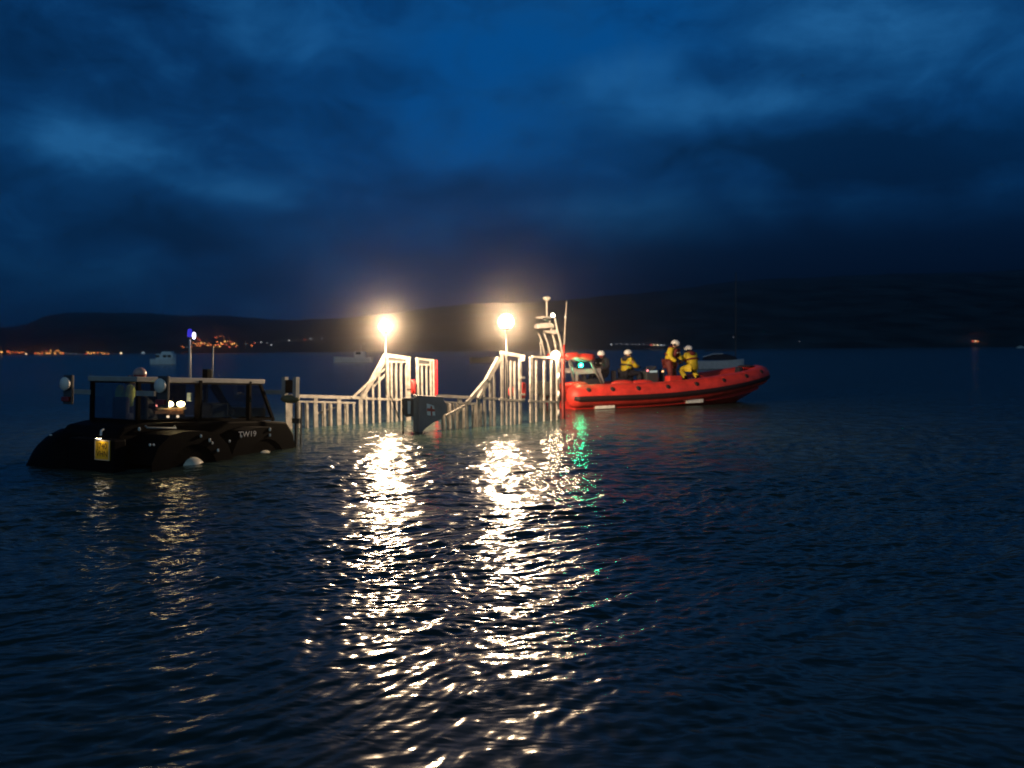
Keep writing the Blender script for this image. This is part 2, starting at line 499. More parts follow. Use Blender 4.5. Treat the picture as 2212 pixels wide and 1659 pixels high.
# ---------------------------------------------------------------- hills on the far shore
SHORE, CREST = 900.0, 1550.0
SKYLINE = [(-700, 700), (-250, 715), (0, 706), (45, 705), (75, 695), (100, 684), (140, 677), (250, 674), (330, 676), (400, 683), (500, 682), (560, 687), (640, 691),
           (730, 689), (800, 682), (900, 668), (1000, 658), (1150, 652), (1280, 643), (1400, 632), (1530, 614), (1650, 604), (1800, 596), (2212, 584), (2500, 580), (3000, 610)]
def hill_height(px):
    xs = [p[0] for p in SKYLINE]; ys = [p[1] for p in SKYLINE]
    py = float(np.interp(px, xs, ys))
    return at(px, py, CREST).z
def shore_px(py_x):                       # x in the photograph of a far point, from world X at shore distance
    return py_x
def build_hills():
    rng = np.random.default_rng(5)
    pxs = np.arange(-900, 3100, 9.0)
    prof = [0.0, 0.12, 0.3, 0.5, 0.72, 0.9, 1.0]
    hgt = [-0.06, 0.10, 0.26, 0.47, 0.72, 0.92, 1.0]
    vs = []
    ph = rng.uniform(0, 6.3, 12)
    for k, (f, h) in enumerate(zip(prof, hgt)):
        Yk = SHORE + (CREST - SHORE) * f
        for p in pxs:
            H = hill_height(p)
            jag = 1.0 * sum(math.sin(p * w + ph[i]) / (1 + i) for i, w in enumerate((0.021, 0.05, 0.11, 0.23, 0.45)))
            x = (p - 1106) / FP * Yk
            vs.append((x, Yk + (14 * math.sin(p * 0.013 + k) if k < 2 else 0), H * h + jag * (0.4 + h) * (0.7 if k else 0.0) - (1.0 if k == 0 else 0)))
    # the land falls away again behind the crest
    for p in pxs:
        vs.append(((p - 1106) / FP * (CREST + 500), CREST + 500, -1.0))
    n = len(pxs); fs = []
    for k in range(len(prof)):
        for i in range(n - 1):
            fs.append((k * n + i, k * n + i + 1, (k + 1) * n + i + 1, (k + 1) * n + i))
    mb = MB(); mb.add(vs, fs)
    m = mat('distance_tinted_hillside', (0.045, 0.085, 0.110), 0.95, 0, 0.5, 0.02, spec=0.1)  # blue of distant air mixed into the hillside colour
    o = mb.build('hills', m, smooth=True)
    tag(o, kind='structure')
build_hills()

# ---------------------------------------------------------------- launching carriage with tall barred sides
FA, FB = ground(620, 927), ground(940, 904)
NA, NB = ground(960, 930), ground(1210, 907)
def vplane(a, b):
    d = (b - a); d.z = 0; d.normalize()
    return d, Vector((d.y, -d.x, 0))          # along, normal (towards the near side)
FD, FN = vplane(FA, FB); ND, NN = vplane(NA, NB)
def F2(cx, cy): return on_plane(582.8 + cx * .18383, 704.8 + cy * .18383, FA, FN)
def N3(cx, cy): return on_plane(840.4 + cx * .18383, 704.8 + cy * .18383, NA, NN)
AXIS = (FD + ND).normalized()
cc = (FA + FB + NA + NB) / 4
carriage = empty('launching_carriage', (cc.x, cc.y, 0), rotz(math.atan2(AXIS.y, AXIS.x)))
tag(carriage, 'pale steel launching carriage with tall barred sides and floodlights, standing in the sea', 'carriage')
U = 0.0027                                     # metres per crop unit on the sides
BOT = -0.55
def post(S, n, cx, cy, w, parent, name='post', bot=BOT, thick=0.06, m=GALV):
    p = S(cx, cy)
    if name == 'inner_post': p = p - n * 0.30
    b = p.copy(); b.z = bot
    MB().beam(b, p, w * U, thick, up=n).build(name, m, parent, world=carriage)
def bar(S, n, a, b, w, parent, name='rail', thick=0.07, m=GALV, off=0.0):
    p = S(*a) + n * off; q = S(*b) + n * off
    MB().beam(p, q, thick, w * U, up=(0, 0, 1)).build(name, m, parent, world=carriage)
def side_empty(name): return None
# far side: the top rail is the part, its bars hang on it
def main_rail(S, n, a, b, w, name):
    p = S(*a); q = S(*b)
    return MB().beam(p, q, 0.075, w * U).build(name, GALV, carriage, world=carriage)
far = main_rail(F2, FN, (255, 818), (1085, 842), 34, 'side_barrier'); far['label'] = 'far side barrier of the carriage'
bar(F2, FN, (200, 880), (1005, 899), 20, far)
bar(F2, FN, (1080, 846), (1640, 866), 24, far)
for cx, w, top in ((215, 66, 880), (345, 24, 890), (437, 24, 890), (535, 46, 840), (640, 26, 895), (716, 24, 895), (808, 50, 845), (906, 26, 895), (982, 24, 895), (1064, 50, 842),
                   (1130, 26, 765), (1206, 26, 660), (1280, 30, 540), (1480, 22, 410), (1538, 24, 410)):
    post(F2, FN, cx, top, w, far)
post(F2, FN, 1378, 350, 36, far); post(F2, FN, 1425, 415, 24, far)
post(F2, FN, 1618, 365, 62, far)
for cx in (300, 392, 482, 590, 680, 760, 860, 945):
    post(F2, FN, cx, 905, 30, far, 'inner_post', bot=BOT)
# raked strut, rising to the tall panel
bar(F2, FN, (1075, 845), (1215, 610), 46, far, 'raked_strut', 0.10)
bar(F2, FN, (1210, 620), (1372, 335), 56, far, 'raked_strut', 0.10)
bar(F2, FN, (955, 845), (1215, 600), 22, far, 'raked_strut', 0.05, off=0.06)
bar(F2, FN, (1290, 545), (1368, 490), 22, far, 'brace', 0.05)
bar(F2, FN, (1195, 730), (1362, 560), 22, far, 'brace', 0.05)
bar(F2, FN, (560, 1030), (790, 960), 20, far, 'brace', 0.05, off=-0.1)
bar(F2, FN, (1372, 340), (1648, 378), 40, far)
bar(F2, FN, (1395, 415), (1600, 420), 18, far)
MB().beam(F2(1400, 392), F2(1595, 398), 0.03, 30 * U).build('infill_plate', DKGREY, far, world=carriage)
for cx, w, top in ((1733, 30, 385), (1782, 22, 450), (1836, 22, 450), (1885, 26, 395)):
    post(F2, FN, cx, top, w, far)
bar(F2, FN, (1720, 380), (1925, 402), 26, far)
bar(F2, FN, (1745, 448), (1890, 455), 18, far)
MB().beam(F2(1748, 420), F2(1885, 426), 0.03, 24 * U).build('infill_plate', DKGREY, far, world=carriage)
post(F2, FN, 1917, 400, 26, far)
post(F2, FN, 1948, 398, 30, far, 'red_end_strip', m=mat('red_reflector', (0.75, 0.02, 0.03), 0.3), thick=0.08)
MB().tube([F2(1680, 800), F2(1680, 775), F2(1680, 650), F2(1680, 625)], [0.05, 0.085, 0.085, 0.05], 14).build('fender', RED, far, world=carriage, smooth=True)

cb = [F2(1395, 815) + FN * .1, F2(1410, 850) + FN * .12, F2(1440, 935) + FN * .12, F2(1470, 1010) + FN * .12, F2(1492, 1075) + FN * .1]
MB().tube(cb, 0.018, 8).build('cable', BLACK, far, world=carriage, smooth=True)
MB().tube([F2(1590, 742) + FN * .1, F2(1640, 738) + FN * .12, F2(1668, 755) + FN * .12, F2(1676, 780) + FN * .1], 0.016, 8).build('cable', BLACK, far, world=carriage, smooth=True)
near = main_rail(N3, NN, (560, 818), (1005, 838), 30, 'side_barrier'); near['label'] = 'near side barrier of the carriage'
bar(N3, NN, (1000, 840), (1270, 852), 24, near)
bar(N3, NN, (640, 890), (1010, 908), 16, near)
bar(N3, NN, (1295, 855), (1590, 880), 24, near)
bar(N3, NN, (1645, 878), (1965, 888), 22, near)
for cx, w, top in ((630, 22, 895), (690, 20, 895), (755, 20, 895), (830, 46, 842), (920, 20, 905), (985, 20, 905), (1048, 40, 842), (1122, 22, 690), (1188, 24, 600), (1235, 20, 560),
                   (1325, 30, 320), (1380, 20, 400), (1430, 20, 405), (1475, 18, 410), (1536, 34, 350),
                   (1668, 42, 360), (1728, 22, 400), (1822, 24, 400), (1905, 22, 400), (1978, 38, 370)):
    post(N3, NN, cx, top, w, near)
for cx in (720, 790, 880, 955, 1090, 1155):
    post(N3, NN, cx, 915, 26, near, 'inner_post')
bar(N3, NN, (905, 895), (1150, 610), 34, near, 'raked_strut', 0.09, off=0.05)
bar(N3, NN, (1030, 850), (1155, 640), 32, near, 'raked_strut', 0.09, off=0.05)
bar(N3, NN, (1140, 630), (1278, 375), 52, near, 'raked_strut', 0.12, off=0.05)
bar(N3, NN, (640, 1050), (870, 930), 20, near, 'brace', 0.05, off=0.1)
bar(N3, NN, (870, 905), (1005, 912), 26, near, 'foot_plate', 0.12, off=0.04)
bar(N3, NN, (1310, 308), (1590, 358), 38, near)
MB().box(N3(1562, 378), (0.16, 0.09, 0.17), rotz(math.atan2(ND.y, ND.x))).build('corner_block', WHITE, near, world=carriage, bevel=0.01)
bar(N3, NN, (1680, 358), (1960, 372), 24, near)
for cy in (605, 800, 860):
    bar(N3, NN, (1540, cy), (1585, cy), 22, near, 'latch', 0.06, off=0.03)
MB().tube([N3(1605, 850) - NN * .1, N3(1605, 820) - NN * .1, N3(1605, 690) - NN * .1, N3(1605, 660) - NN * .1], [0.05, 0.09, 0.09, 0.05], 14).build('fender', RED, near, world=carriage, smooth=True)
MB().tube([N3(1490, 830) - NN * .2, N3(1490, 800) - NN * .2, N3(1490, 740) - NN * .2, N3(1490, 715) - NN * .2], [0.05, 0.09, 0.09, 0.05], 14).build('fender', RED, near, world=carriage, smooth=True)
for cy in (590, 800):
    MB().ell(N3(1985, cy), (0.07, 0.07, 0.13)).build('guide_roller', WHITE, near, world=carriage, smooth=True)
MB().ell(N3(1985, 1015), (0.06, 0.06, 0.12)).build('guide_roller', WHITE, near, world=carriage, smooth=True)
post(N3, NN, 2045, 385, 34, near, 'red_end_strip', m=mat('dull_red_paint', (0.20, 0.022, 0.018), 0.5), thick=0.08)
# submerged bed that ties the two sides together
bed = MB()
for t in (0.05, 0.35, 0.65, 0.95):
    a = FA.lerp(FB, t); b = NA.lerp(NB, t)
    a.z = b.z = -0.40
    bed.beam(a, b, 0.2, 0.16)
for a, b in ((FA, FB), (NA, NB)):
    p = a.copy(); q = b.copy(); p.z = q.z = -0.50
    bed.beam(p, q, 0.12, 0.2)
bed.build('bed_frame', GALVD, carriage, world=carriage)
# cut-out side plate with the flag emblem
def BP(cx, cy, Y=23.2): return at(874.2 + cx * .06534, 840.3 + cy * .06534, Y)
poly = [BP(*p) for p in ((478, 212), (1290, 262), (1292, 385), (1345, 440), (1402, 560), (1392, 770), (1285, 880), (1200, 1010), (960, 1110), (640, 1350), (478, 1640))]
plate = MB().prism(poly, (-0.22, 0.42, 0)).build('side_plate', BOARDG, carriage, world=carriage, bevel=0.012)
MB().box((BP(388, 900) + Vector((-0.02, 0.15, -0.1))), (0.13, 0.06, 1.25), rotz(-0.2)).build('plate_flange', GALVD, plate, world=carriage)
fl = MB()
Yf = 23.185
def quad(mb, pts): mb.prism([BP(x, y, Yf) for x, y in pts], (0, 0.008, 0))
fw = MB()
quad(fw, ((728, 480), (820, 500), (958, 552), (992, 668), (1000, 762), (1015, 880), (870, 884), (742, 862), (735, 735)))
emblem = fw.build('flag_emblem', FLAGW, plate, world=carriage)
fr = MB()
Yf = 23.181
fr.prism([BP(x, y, Yf) for x, y in ((852, 560), (905, 572), (905, 648), (992, 668), (1000, 745), (910, 742), (918, 882), (866, 882), (862, 735), (738, 733), (740, 634), (852, 642))], (0, 0.003, 0))
fr.build('flag_cross', FLAGR, plate, world=carriage)
back = MB().prism([BP(x, y, 23.5) for x, y in ((-60, 300), (300, 310), (300, 900), (60, 930), (-60, 800))], (0, 0.1, 0)).build('back_plate', DKGREY, carriage, world=carriage)
MB().prism([BP(x, y, 23.48) for x, y in ((95, 400), (195, 400), (190, 820), (100, 830))], (0, 0.015, 0)).build('white_marker', WHITE, back, world=carriage)
p = at(869.8, 862, 22.9); q = p.copy(); q.z = -0.4
MB().beam(q, p, 0.035, 0.035).build('guide_pole', BLACK, carriage, world=carriage)
# floodlights on poles
def floodlight(S, n, base, head, r, off, name='floodlight', strength=None):
    A0 = (FA if S is F2 else NA) + n * off
    ox = 582.8 if S is F2 else 840.4
    hp = on_plane(ox + head[0] * .18383, 704.8 + head[1] * .18383, A0, n)
    bp = S(*base) + n * off
    bp.x, bp.y = hp.x, hp.y
    pole = MB().tube([bp, hp - Vector((0, 0, r * 0.7))], [0.028, 0.024], 10).build('lamp_pole', GALV, carriage, world=carriage, smooth=True)
    g = MB().lathe([(r * .35, -r * 1.0), (r * .55, -r * .9), (r * .6, -r * .72)], hp, 16)
    h = g.build('lamp_socket', GALVD, pole, world=carriage)
    MB().ell(hp, r, 16, 10).build('lamp_globe', GLOBE, pole, world=carriage, smooth=True)
    bulb(carriage, MATRIX[carriage.name].inverted() @ hp, r * 0.9, 3300.0, FLOODCOL)
floodlight(F2, FN, (1300, 800), (1357, 2), 0.19, 0.32)
floodlight(N3, NN, (1300, 840), (1375, -52), 0.22, 0.32)
# the small lamp clamped to the seaward end of the near side
hp = N3(1940, 338) + NN * 0.06
lp = MB().beam(N3(1940, 372), hp, 0.05, 0.05).build('lamp_bracket', GALVD, near, world=carriage)
MB().ell(hp, 0.14, 14, 9).build('lamp_globe', GLOBE, near, world=carriage, smooth=True)
bulb(carriage, MATRIX[carriage.name].inverted() @ hp, 0.10, 240.0, FLOODCOL)

# ---------------------------------------------------------------- launch tractor
TR = rotz(math.radians(62)) @ Matrix.Rotation(math.radians(3.0), 3, 'Y')
tractor = empty('launch_tractor', (-8.12, 17.2, 0.0), TR)
tag(tractor, 'black launch tractor with glazed cab and yellow number plate, half submerged in the sea', 'tractor')
TM = MATRIX[tractor.name]
# hull
prof = [(-0.55, -0.9), (-0.55, 0.62), (-0.42, 0.78), (0.0, 0.86), (3.3, 0.82), (4.1, 0.76), (4.36, 0.45), (4.42, -0.2), (4.2, -0.9)]
hull = MB().prism([(x, -0.86, z) for x, z in prof], (0, 1.72, 0)).build('hull', BLACK, tractor, bevel=0.05)
# rear engine cover on the far side
rings = []
for i in range(9):
    t = i / 8; x = -0.98 + 1.53 * t
    hgt = 0.80 * math.sqrt(max(0.02, 1 - (1 - min(1, t * 1.9)) ** 2)) - 0.06
    w = 0.62 + 0.18 * min(1, t * 2.5)
    ring = []
    for k in range(11):
        ph = math.pi * k / 10
        ring.append((x, 0.85 + w * math.cos(ph), -0.7 + (hgt + 0.7) * math.sin(ph) ** 0.45))
    rings.append(ring)
MB().loft(rings).build('engine_cover', BLACK, tractor, smooth=True)
# bumper and front plates
MB().box((4.62, 0, 0.0), (0.4, 2.3, 0.28)).build('bumper', BLACK, tractor, bevel=0.04)
MB().tube([(4.5, -1.2, 0.12), (4.9, -1.25, 0.04), (5.0, -1.0, -0.05)], 0.07, 10).build('tow_bracket', BLACK, tractor, smooth=True)
# wheels under curved mudguards
def wheel(x, y, s):
    c = Vector((x, y, -0.16)); R = basis((0, s, 0), (1, 0, 0))
    ty = MB().lathe([(0.36, -0.26), (0.62, -0.27), (0.72, -0.2), (0.75, 0.0), (0.72, 0.2), (0.62, 0.27), (0.36, 0.26)], c, 36, R)
    for k in range(18):
        a = 2 * math.pi * k / 18
        ty.box(c + Vector((math.cos(a) * .75, 0.11 * (-1) ** k, math.sin(a) * .75)), (0.06, 0.30, 0.10), Matrix.Rotation(-a, 3, 'Y'))
    w = ty.build('wheel', RUBBER, tractor)
    MB().lathe([(0.40, 0.0), (0.38, 0.10)], c, 24, R).build('rim', BLACK, w)
    MB().lathe([(0.30, 0.09), (0.30, 0.22), (0.25, 0.34), (0.14, 0.42), (0.02, 0.44)], c + Vector((0, 0, 0.06)), 24, R).build('hub', mat('hub_cream', (0.72, 0.68, 0.55), 0.4), w, smooth=True)
    # square mudguard with a shallow cut-out over the tyre
    yo = y + 0.30 * s; yi = 0.84 * s
    w0, w1 = x - 1.02, x + 1.00
    arch = [(x + 0.60 * math.cos(math.radians(a)), -0.16 + 0.60 * math.sin(math.radians(a))) for a in range(170, 5, -15)]
    outline = [(w0, -0.45), (w0, 0.12), (w0 + 0.14, 0.42), (w0 + 0.42, 0.64), (w0 + 0.75, 0.70), (w1 - 0.72, 0.69), (w1 - 0.40, 0.62), (w1 - 0.14, 0.40), (w1, 0.12), (w1, -0.45), (x + 0.68, -0.45)] + arch[::-1] + [(x - 0.68, -0.45)]
    g = MB(); g.prism([(a, yo - 0.03 * s, b) for a, b in outline], (0, 0.03 * s, 0))
    top = [(w0, 0.12), (w0 + 0.14, 0.42), (w0 + 0.42, 0.64), (w0 + 0.75, 0.70), (w1 - 0.72, 0.69), (w1 - 0.40, 0.62), (w1 - 0.14, 0.40), (w1, 0.12)]
    g.prism([(a, yi, b) for a, b in top] + [(a, yi, b - 0.04) for a, b in top[::-1]], (0, yo - 0.031 * s - yi, 0))
    g.build('mudguard', BLACK, tractor)
for x, yy in ((0.62, 1.36), (2.85, 1.12)):
    wheel(x, -yy, -1); wheel(x, yy, 1)
# rear panel carrying the number plate
MB().box((-0.75, -0.55, 0.15), (0.3, 1.3, 0.85)).build('rear_box', BLACK, tractor, bevel=0.04)
npl = MB().box((-0.915, -0.93, 0.37), (0.02, 0.42, 0.38)).build('number_plate', PLATEY, tractor, bevel=0.004)
Rb = Matrix(((0, 0, -1), (-1, 0, 0), (0, 1, 0)))     # text facing backwards
DKTXT = mat('plate_text', (0.10, 0.055, 0.01), 0.6)
text_mesh('lettering', 'J740', 0.155, Matrix.Translation((-0.928, -0.93, 0.445)) @ Rb.to_4x4(), DKTXT, npl, 0.001)
text_mesh('lettering', 'VHN', 0.155, Matrix.Translation((-0.928, -0.93, 0.30)) @ Rb.to_4x4(), DKTXT, npl, 0.001)
npb = MB()
for a, b in (((-0.24), 0.551), ((-0.24), 0.189)):
    npb.box((-0.927, -0.93, b), (0.006, 0.42, 0.018))
npb.box((-0.927, -0.729, 0.37), (0.006, 0.018, 0.342)); npb.box((-0.927, -1.131, 0.37), (0.006, 0.018, 0.342))
npb.build('plate_border', mat('plate_border_cream', (0.5, 0.4, 0.28), 0.5), npl)
MB().box((-1.00, -0.93, 0.625), (0.10, 0.16, 0.05)).build('added_plate_lamp_cover', BLACK, npl)
MB().box((-1.00, -0.93, 0.595), (0.05, 0.10, 0.008)).build('plate_lamp', emis('plate_lamp_glow', (1.0, 0.85, 0.6), 24.0), npl)  # unseen lamp and its cover, added to brighten the number plate
# fleet number on the near side
Rs = Matrix(((1, 0, 0), (0, 0, -1), (0, 1, 0)))
text_mesh('fleet_number', 'TW19', 0.17, Matrix.Translation((2.02, -1.669, 0.58)) @ Rs.to_4x4() @ Matrix.Scale(1.15, 4, (1, 0, 0)), mat('fleet_white', (0.62, 0.62, 0.62), 0.5), hull, 0.002)
# hand rails and pale dots painted in for glints on bolts
MB().tube([(-0.62, -0.55, 0.74), (-0.72, -0.62, 0.72), (-0.74, -0.62, 0.40), (-0.62, -0.6, 0.36)], 0.022, 8).build('grab_rail', WHITE, tractor, smooth=True)
MB().tube([(0.05, -0.9, 0.80), (0.05, -0.95, 0.76), (0.75, -0.95, 0.73), (0.75, -0.9, 0.77)], 0.02, 8).build('grab_rail', MIDGREY, tractor, smooth=True)
MB().tube([(2.45, -0.9, 0.66), (2.45, -0.95, 0.62), (2.45, -0.95, 0.28), (2.45, -0.9, 0.25)], 0.018, 8).build('grab_rail', MIDGREY, tractor, smooth=True)
def sidept(px, py, y):
    inv = TM.inverted(); e = inv @ EYEV; d = inv.to_3x3() @ ray(px, py)
    return e + d * ((y - e.y) / d.y)
for px, py, y, r in ((434, 942, -1.68, .028), (453, 951, -1.68, .034), (459, 957, -1.68, .024), (471, 973, -1.68, .030), (324, 961, -1.68, .022), (332, 961, -1.68, .020),
                     (301, 927, -1.68, .030), (521, 943, -1.44, .024), (496, 953, -1.44, .026), (583, 928, -1.44, .034), (583, 940, -1.44, .028)):
    p = sidept(px, py, y)
    MB().ell(p, (r * .7, 0.03, r * 1.3), 10, 7).build('bolt_glint', LENS, tractor, smooth=True)
for px, py, r in ((109.5, 940, .03), (198, 931, .03)):
    p = sidept(px, py, 0.4)
    MB().ell(p, (r, r, r * .6), 10, 7).build('bolt_glint', LENS, tractor, smooth=True)
MB().tube([(2.6, -0.9, 0.26), (2.85, -0.95, 0.16), (3.05, -0.95, 0.20)], [0.02, 0.05, 0.02], 8).build('step', MIDGREY, tractor, smooth=True)
# cab
ZS, ZR = 0.86, 1.72
roof = MB().box((1.70, 0, ZR), (3.52, 1.50, 0.11)).build('roof', mat('roof_grey', (0.30, 0.30, 0.29), 0.5), tractor, bevel=0.02)
fr = MB()
for s in (-1, 1):
    y = 0.70 * s
    fr.beam((0.03, y, ZS - .02), (0.03, y, ZR), 0.07, 0.07)
    fr.beam((1.54, y, ZS - .02), (1.54, y, ZR), 0.17, 0.06)
    fr.beam((3.00, y, ZS - .02), (3.00, y, ZR), 0.11, 0.06)
    fr.beam((3.80, y, ZS - .06), (3.32, y, ZR), 0.07, 0.06)
    fr.beam((0.03, y, ZS + .02), (3.80, y, ZS - .02), 0.06, 0.06)
    fr.beam((0.03, y, ZR - .06), (3.34, y, ZR - .06), 0.05, 0.05)
fr.beam((0.03, -0.7, ZS + .02), (0.03, 0.7, ZS + .02), 0.06, 0.06)
fr.beam((3.78, -0.7, ZS), (3.78, 0.7, ZS), 0.06, 0.06)
frame = fr.build('cab_frame', BLACK, tractor)
for name, pts in (('rear_window', ((0.03, -0.66, ZS + .05), (0.03, 0.66, ZS + .05), (0.03, 0.66, ZR - .09), (0.03, -0.66, ZR - .09))),
                  ('front_window', ((3.76, -0.66, ZS + .04), (3.76, 0.66, ZS + .04), (3.34, 0.66, ZR - .09), (3.34, -0.66, ZR - .09)))):
    MB().prism(pts, (0.008, 0, 0)).build(name, GLASS, frame)
for s in (-1, 1):
    y = 0.70 * s
    for x0, x1, xt in ((0.07, 1.45, 1.45), (1.59, 2.95, 2.95), (3.05, 3.70, 3.28)):
        MB().prism(((x0, y, ZS + .05), (x1, y, ZS + .05), (xt, y, ZR - .09), (x0, y, ZR - .09)), (0, 0.008, 0)).build('side_window', GLASS, frame)
seat = MB(); seat.box((0.65, 0.32, 0.95), (0.5, 0.5, 0.14)); seat.box((0.42, 0.32, 1.10), (0.10, 0.46, 0.5))
seat.box((0.30, -0.45, 1.12), (0.12, 0.34, 0.50)); seat.box((2.3, -0.35, 1.05), (0.5, 0.4, 0.34))
seat.build('driver_seat', NAVY, tractor, bevel=0.04)
con = MB(); con.box((1.30, 0.1, 1.0), (0.3, 0.9, 0.3)); con.box((3.4, 0.0, 0.98), (0.5, 1.2, 0.24))
con.beam((2.15, -0.45, ZR - .1), (2.75, -0.45, ZS + .1), 0.09, 0.13); con.box((1.85, 0.35, 1.25), (0.30, 0.25, 0.75))
con.build('control_console', BLACK, tractor)
sw = MB(); sw.lathe([(0.17, -0.015), (0.19, 0.0), (0.17, 0.015)], (1.05, 0.32, 1.22), 20, basis((-0.8, 0, 0.6)))
sw.build('steering_wheel', BLACK, tractor)
MB().box((1.42, -0.58, 1.36), (0.06, 0.12, 0.18)).build('cab_mirror', mat('mirror_blue', (0.35, 0.45, 0.52), 0.3), frame)
MB().box((2.05, -0.2, 1.40), (0.06, 0.10, 0.22)).build('cab_mirror', mat('mirror_blue', (0.35, 0.45, 0.52), 0.3), frame)
# amber work lamps and the lit panel below them, low behind the rear pillar
wl = MB().box((0.92, -0.60, 1.12), (0.72, 0.08, 0.04)).build('lamp_bar', mat('amber_panel', (0.6, 0.42, 0.22), 0.5), tractor)
AMB = emis('work_lamp_amber', (1.0, 0.62, 0.26), 45.0)
for x in (0.84, 1.13):
    MB().ell((x, -0.64, 1.215), (0.10, 0.05, 0.06), 12, 8).build('work_lamp', AMB, wl, smooth=True)
    bulb(tractor, (x, -0.78, 1.20), 0.04, 0.8, (1.0, 0.6, 0.28))
MB().ell((0.53, -0.64, 1.19), (0.022, 0.03, 0.03), 10, 6).build('tail_lamp', emis('tail_red', (1.0, 0.25, 0.18), 3.0), wl, smooth=True)
pn = MB(); pn.box((0.66, -0.62, 1.05), (0.35, 0.06, 0.07)); pn.box((1.02, -0.62, 1.045), (0.34, 0.06, 0.09))
for _x in (0.80, 1.05): MB().ell((_x, -0.65, 0.955), (0.03, 0.03, 0.03), 10, 6).build('panel_lamp', emis('panel_lamp_glow', (1.0, 0.6, 0.35), 2.5), wl, smooth=True)
pn.build('switch_panel', mat('switch_panel_orange', (0.55, 0.24, 0.10), 0.5), wl)
# round lamps on outriggers at the corners of the cab
def outrigger(x, s, facing, zl, zarm):
    y = 1.45 * s
    br = MB(); br.box((x + 0.02 * facing, (0.70 * s + 1.22 * s) / 2, zarm), (0.05, 0.52, 0.10))
    arm = br.build('lamp_arm', MIDGREY, tractor)
    MB().box((x + 0.03, y, zl - 0.12), (0.06, 0.27, 0.62)).build('lamp_board', DKGREY, arm, bevel=0.01)
    R = basis((-facing, 0, 0))
    MB().lathe([(0.02, 0.0), (0.12, 0.0), (0.145, 0.06), (0.135, 0.085), (0.02, 0.10)], (x - 0.0 * facing, y, zl), 22, R).build('round_lamp', LENS, arm, smooth=True)
    MB().box((x - 0.03, y, zl - 0.32), (0.06, 0.24, 0.10)).build('tail_lamp', mat('tail_dull_red', (0.20, 0.012, 0.012), 0.3), arm, bevel=0.01)
outrigger(-0.02, -1, 1, 1.60, 1.44); outrigger(-0.02, 1, 1, 1.60, 1.44)
# open lamp box at the forward corner
arm = MB().box((3.55, -1.0, 1.48), (0.05, 0.6, 0.10)).build('lamp_arm', MIDGREY, tractor)
lb = MB(); lb.box((3.55, -1.28, 1.58), (0.12, 0.10, 0.52)); lb.box((3.55, -1.62, 1.58), (0.12, 0.10, 0.52))
lb.build('lamp_board', MIDGREY, arm)
MB().box((3.56, -1.45, 1.62), (0.10, 0.24, 0.30)).build('lamp_housing', BLACK, arm, bevel=0.01)
MB().ell((3.55, -1.45, 1.33), (0.16, 0.26, 0.10), 12, 8).build('cable_bundle', mat('olive_canvas', (0.12, 0.12, 0.06), 0.8), arm, smooth=True)
mb = MB(); mb.beam((4.10, -1.15, 0.2), (4.10, -1.15, 1.26), 0.06, 0.05); mb.beam((4.1, -1.3, 0.2), (4.1, -1.3, 1.2), 0.03, 0.03); mb.box((4.1, -1.15, 0.80), (0.06, 0.22, 0.12))
mb.build('front_post', DKGREY, tractor)
# masts and beacons on the roof
bc = MB().lathe([(0.115, 0), (0.12, 0.05), (0.115, 0.07)], (0.12, -0.62, ZR + .04), 20).build('beacon', mat('beacon_red', (0.40, 0.02, 0.03), 0.3), roof)
MB().ell((0.12, -0.62, ZR + .11), (0.13, 0.13, 0.13), 18, 8, v0=0.42, v1=1.0).build('beacon_dome', mat('beacon_dome_pink', (0.45, 0.28, 0.26), 0.3), bc, smooth=True)
def roofpt(px, y=-0.2):
    inv = TM.inverted(); e = inv @ EYEV; d = (inv.to_3x3() @ ray(px, 810))
    s = (y - e.y) / d.y
    return e + d * s
px0 = roofpt(411, -0.3)
top = TM.inverted() @ at(410, 733, (TM @ px0).y)
mast = MB().tube([(px0.x, -0.3, ZR), (top.x, top.y, top.z)], [0.026, 0.022], 10).build('mast', mat('mast_pale', (0.62, 0.55, 0.5), 0.5), roof, smooth=True)
pb = TM.inverted() @ at(410, 719, (TM @ px0).y)
MB().lathe([(0.05, -0.09), (0.055, 0.0), (0.045, 0.07), (0.015, 0.09)], pb, 14).build('blue_beacon', emis('beacon_blue', (0.06, 0.05, 0.85), 0.65), mast, smooth=True)
pw = TM.inverted() @ at(419, 725, (TM @ px0).y)
MB().ell(pw, (0.04, 0.04, 0.08), 12, 8).build('white_lamp', emis('mast_top_white', (0.85, 0.8, 1.0), 4.0), mast, smooth=True)
p1 = roofpt(459, 0.3)
ant = MB().tube([(p1.x, 0.3, ZR), (p1.x, 0.3, ZR + 0.80)], 0.014, 8).build('antenna', MIDGREY, roof, smooth=True)
MB().box((p1.x - 0.16, 0.3, ZR + 0.15), (0.16, 0.16, 0.24)).build('antenna_box', BLACK, ant, bevel=0.02)

# ---------------------------------------------------------------- lifeboat
BA = math.atan2(0.385, 0.923)
boat = empty('lifeboat', (1.73, 32.2, 0.0), rotz(BA))
BM = MATRIX[boat.name]
tag(boat, 'orange red inflatable lifeboat with a dark side stripe and radar mast, afloat beyond the carriage', 'lifeboat')
L0, L1, BW = 0.12, 9.24, 1.12
def tube_path(n=44):
    pts = []
    for i in range(n):
        s = L0 + (5.4 - L0) * i / (n * 0.4) if i < n * 0.4 else None
        if s is None: break
        pts.append((s, BW))
    m = n - len(pts)
    for k in range(m + 1):
        ph = math.pi / 2 * (1 - k / m)
        pts.append((5.4 + (L1 - 5.4) * math.cos(ph) ** 0.9 if ph < math.pi / 2 - 1e-6 else 5.4, BW * math.sin(ph) ** 0.75 if ph > 1e-6 else 0.0))
    return pts
def tz(s):
    t = max(0.0, (s - 2.2) / 7.6)
    return 0.50 + 0.74 * t ** 2.1
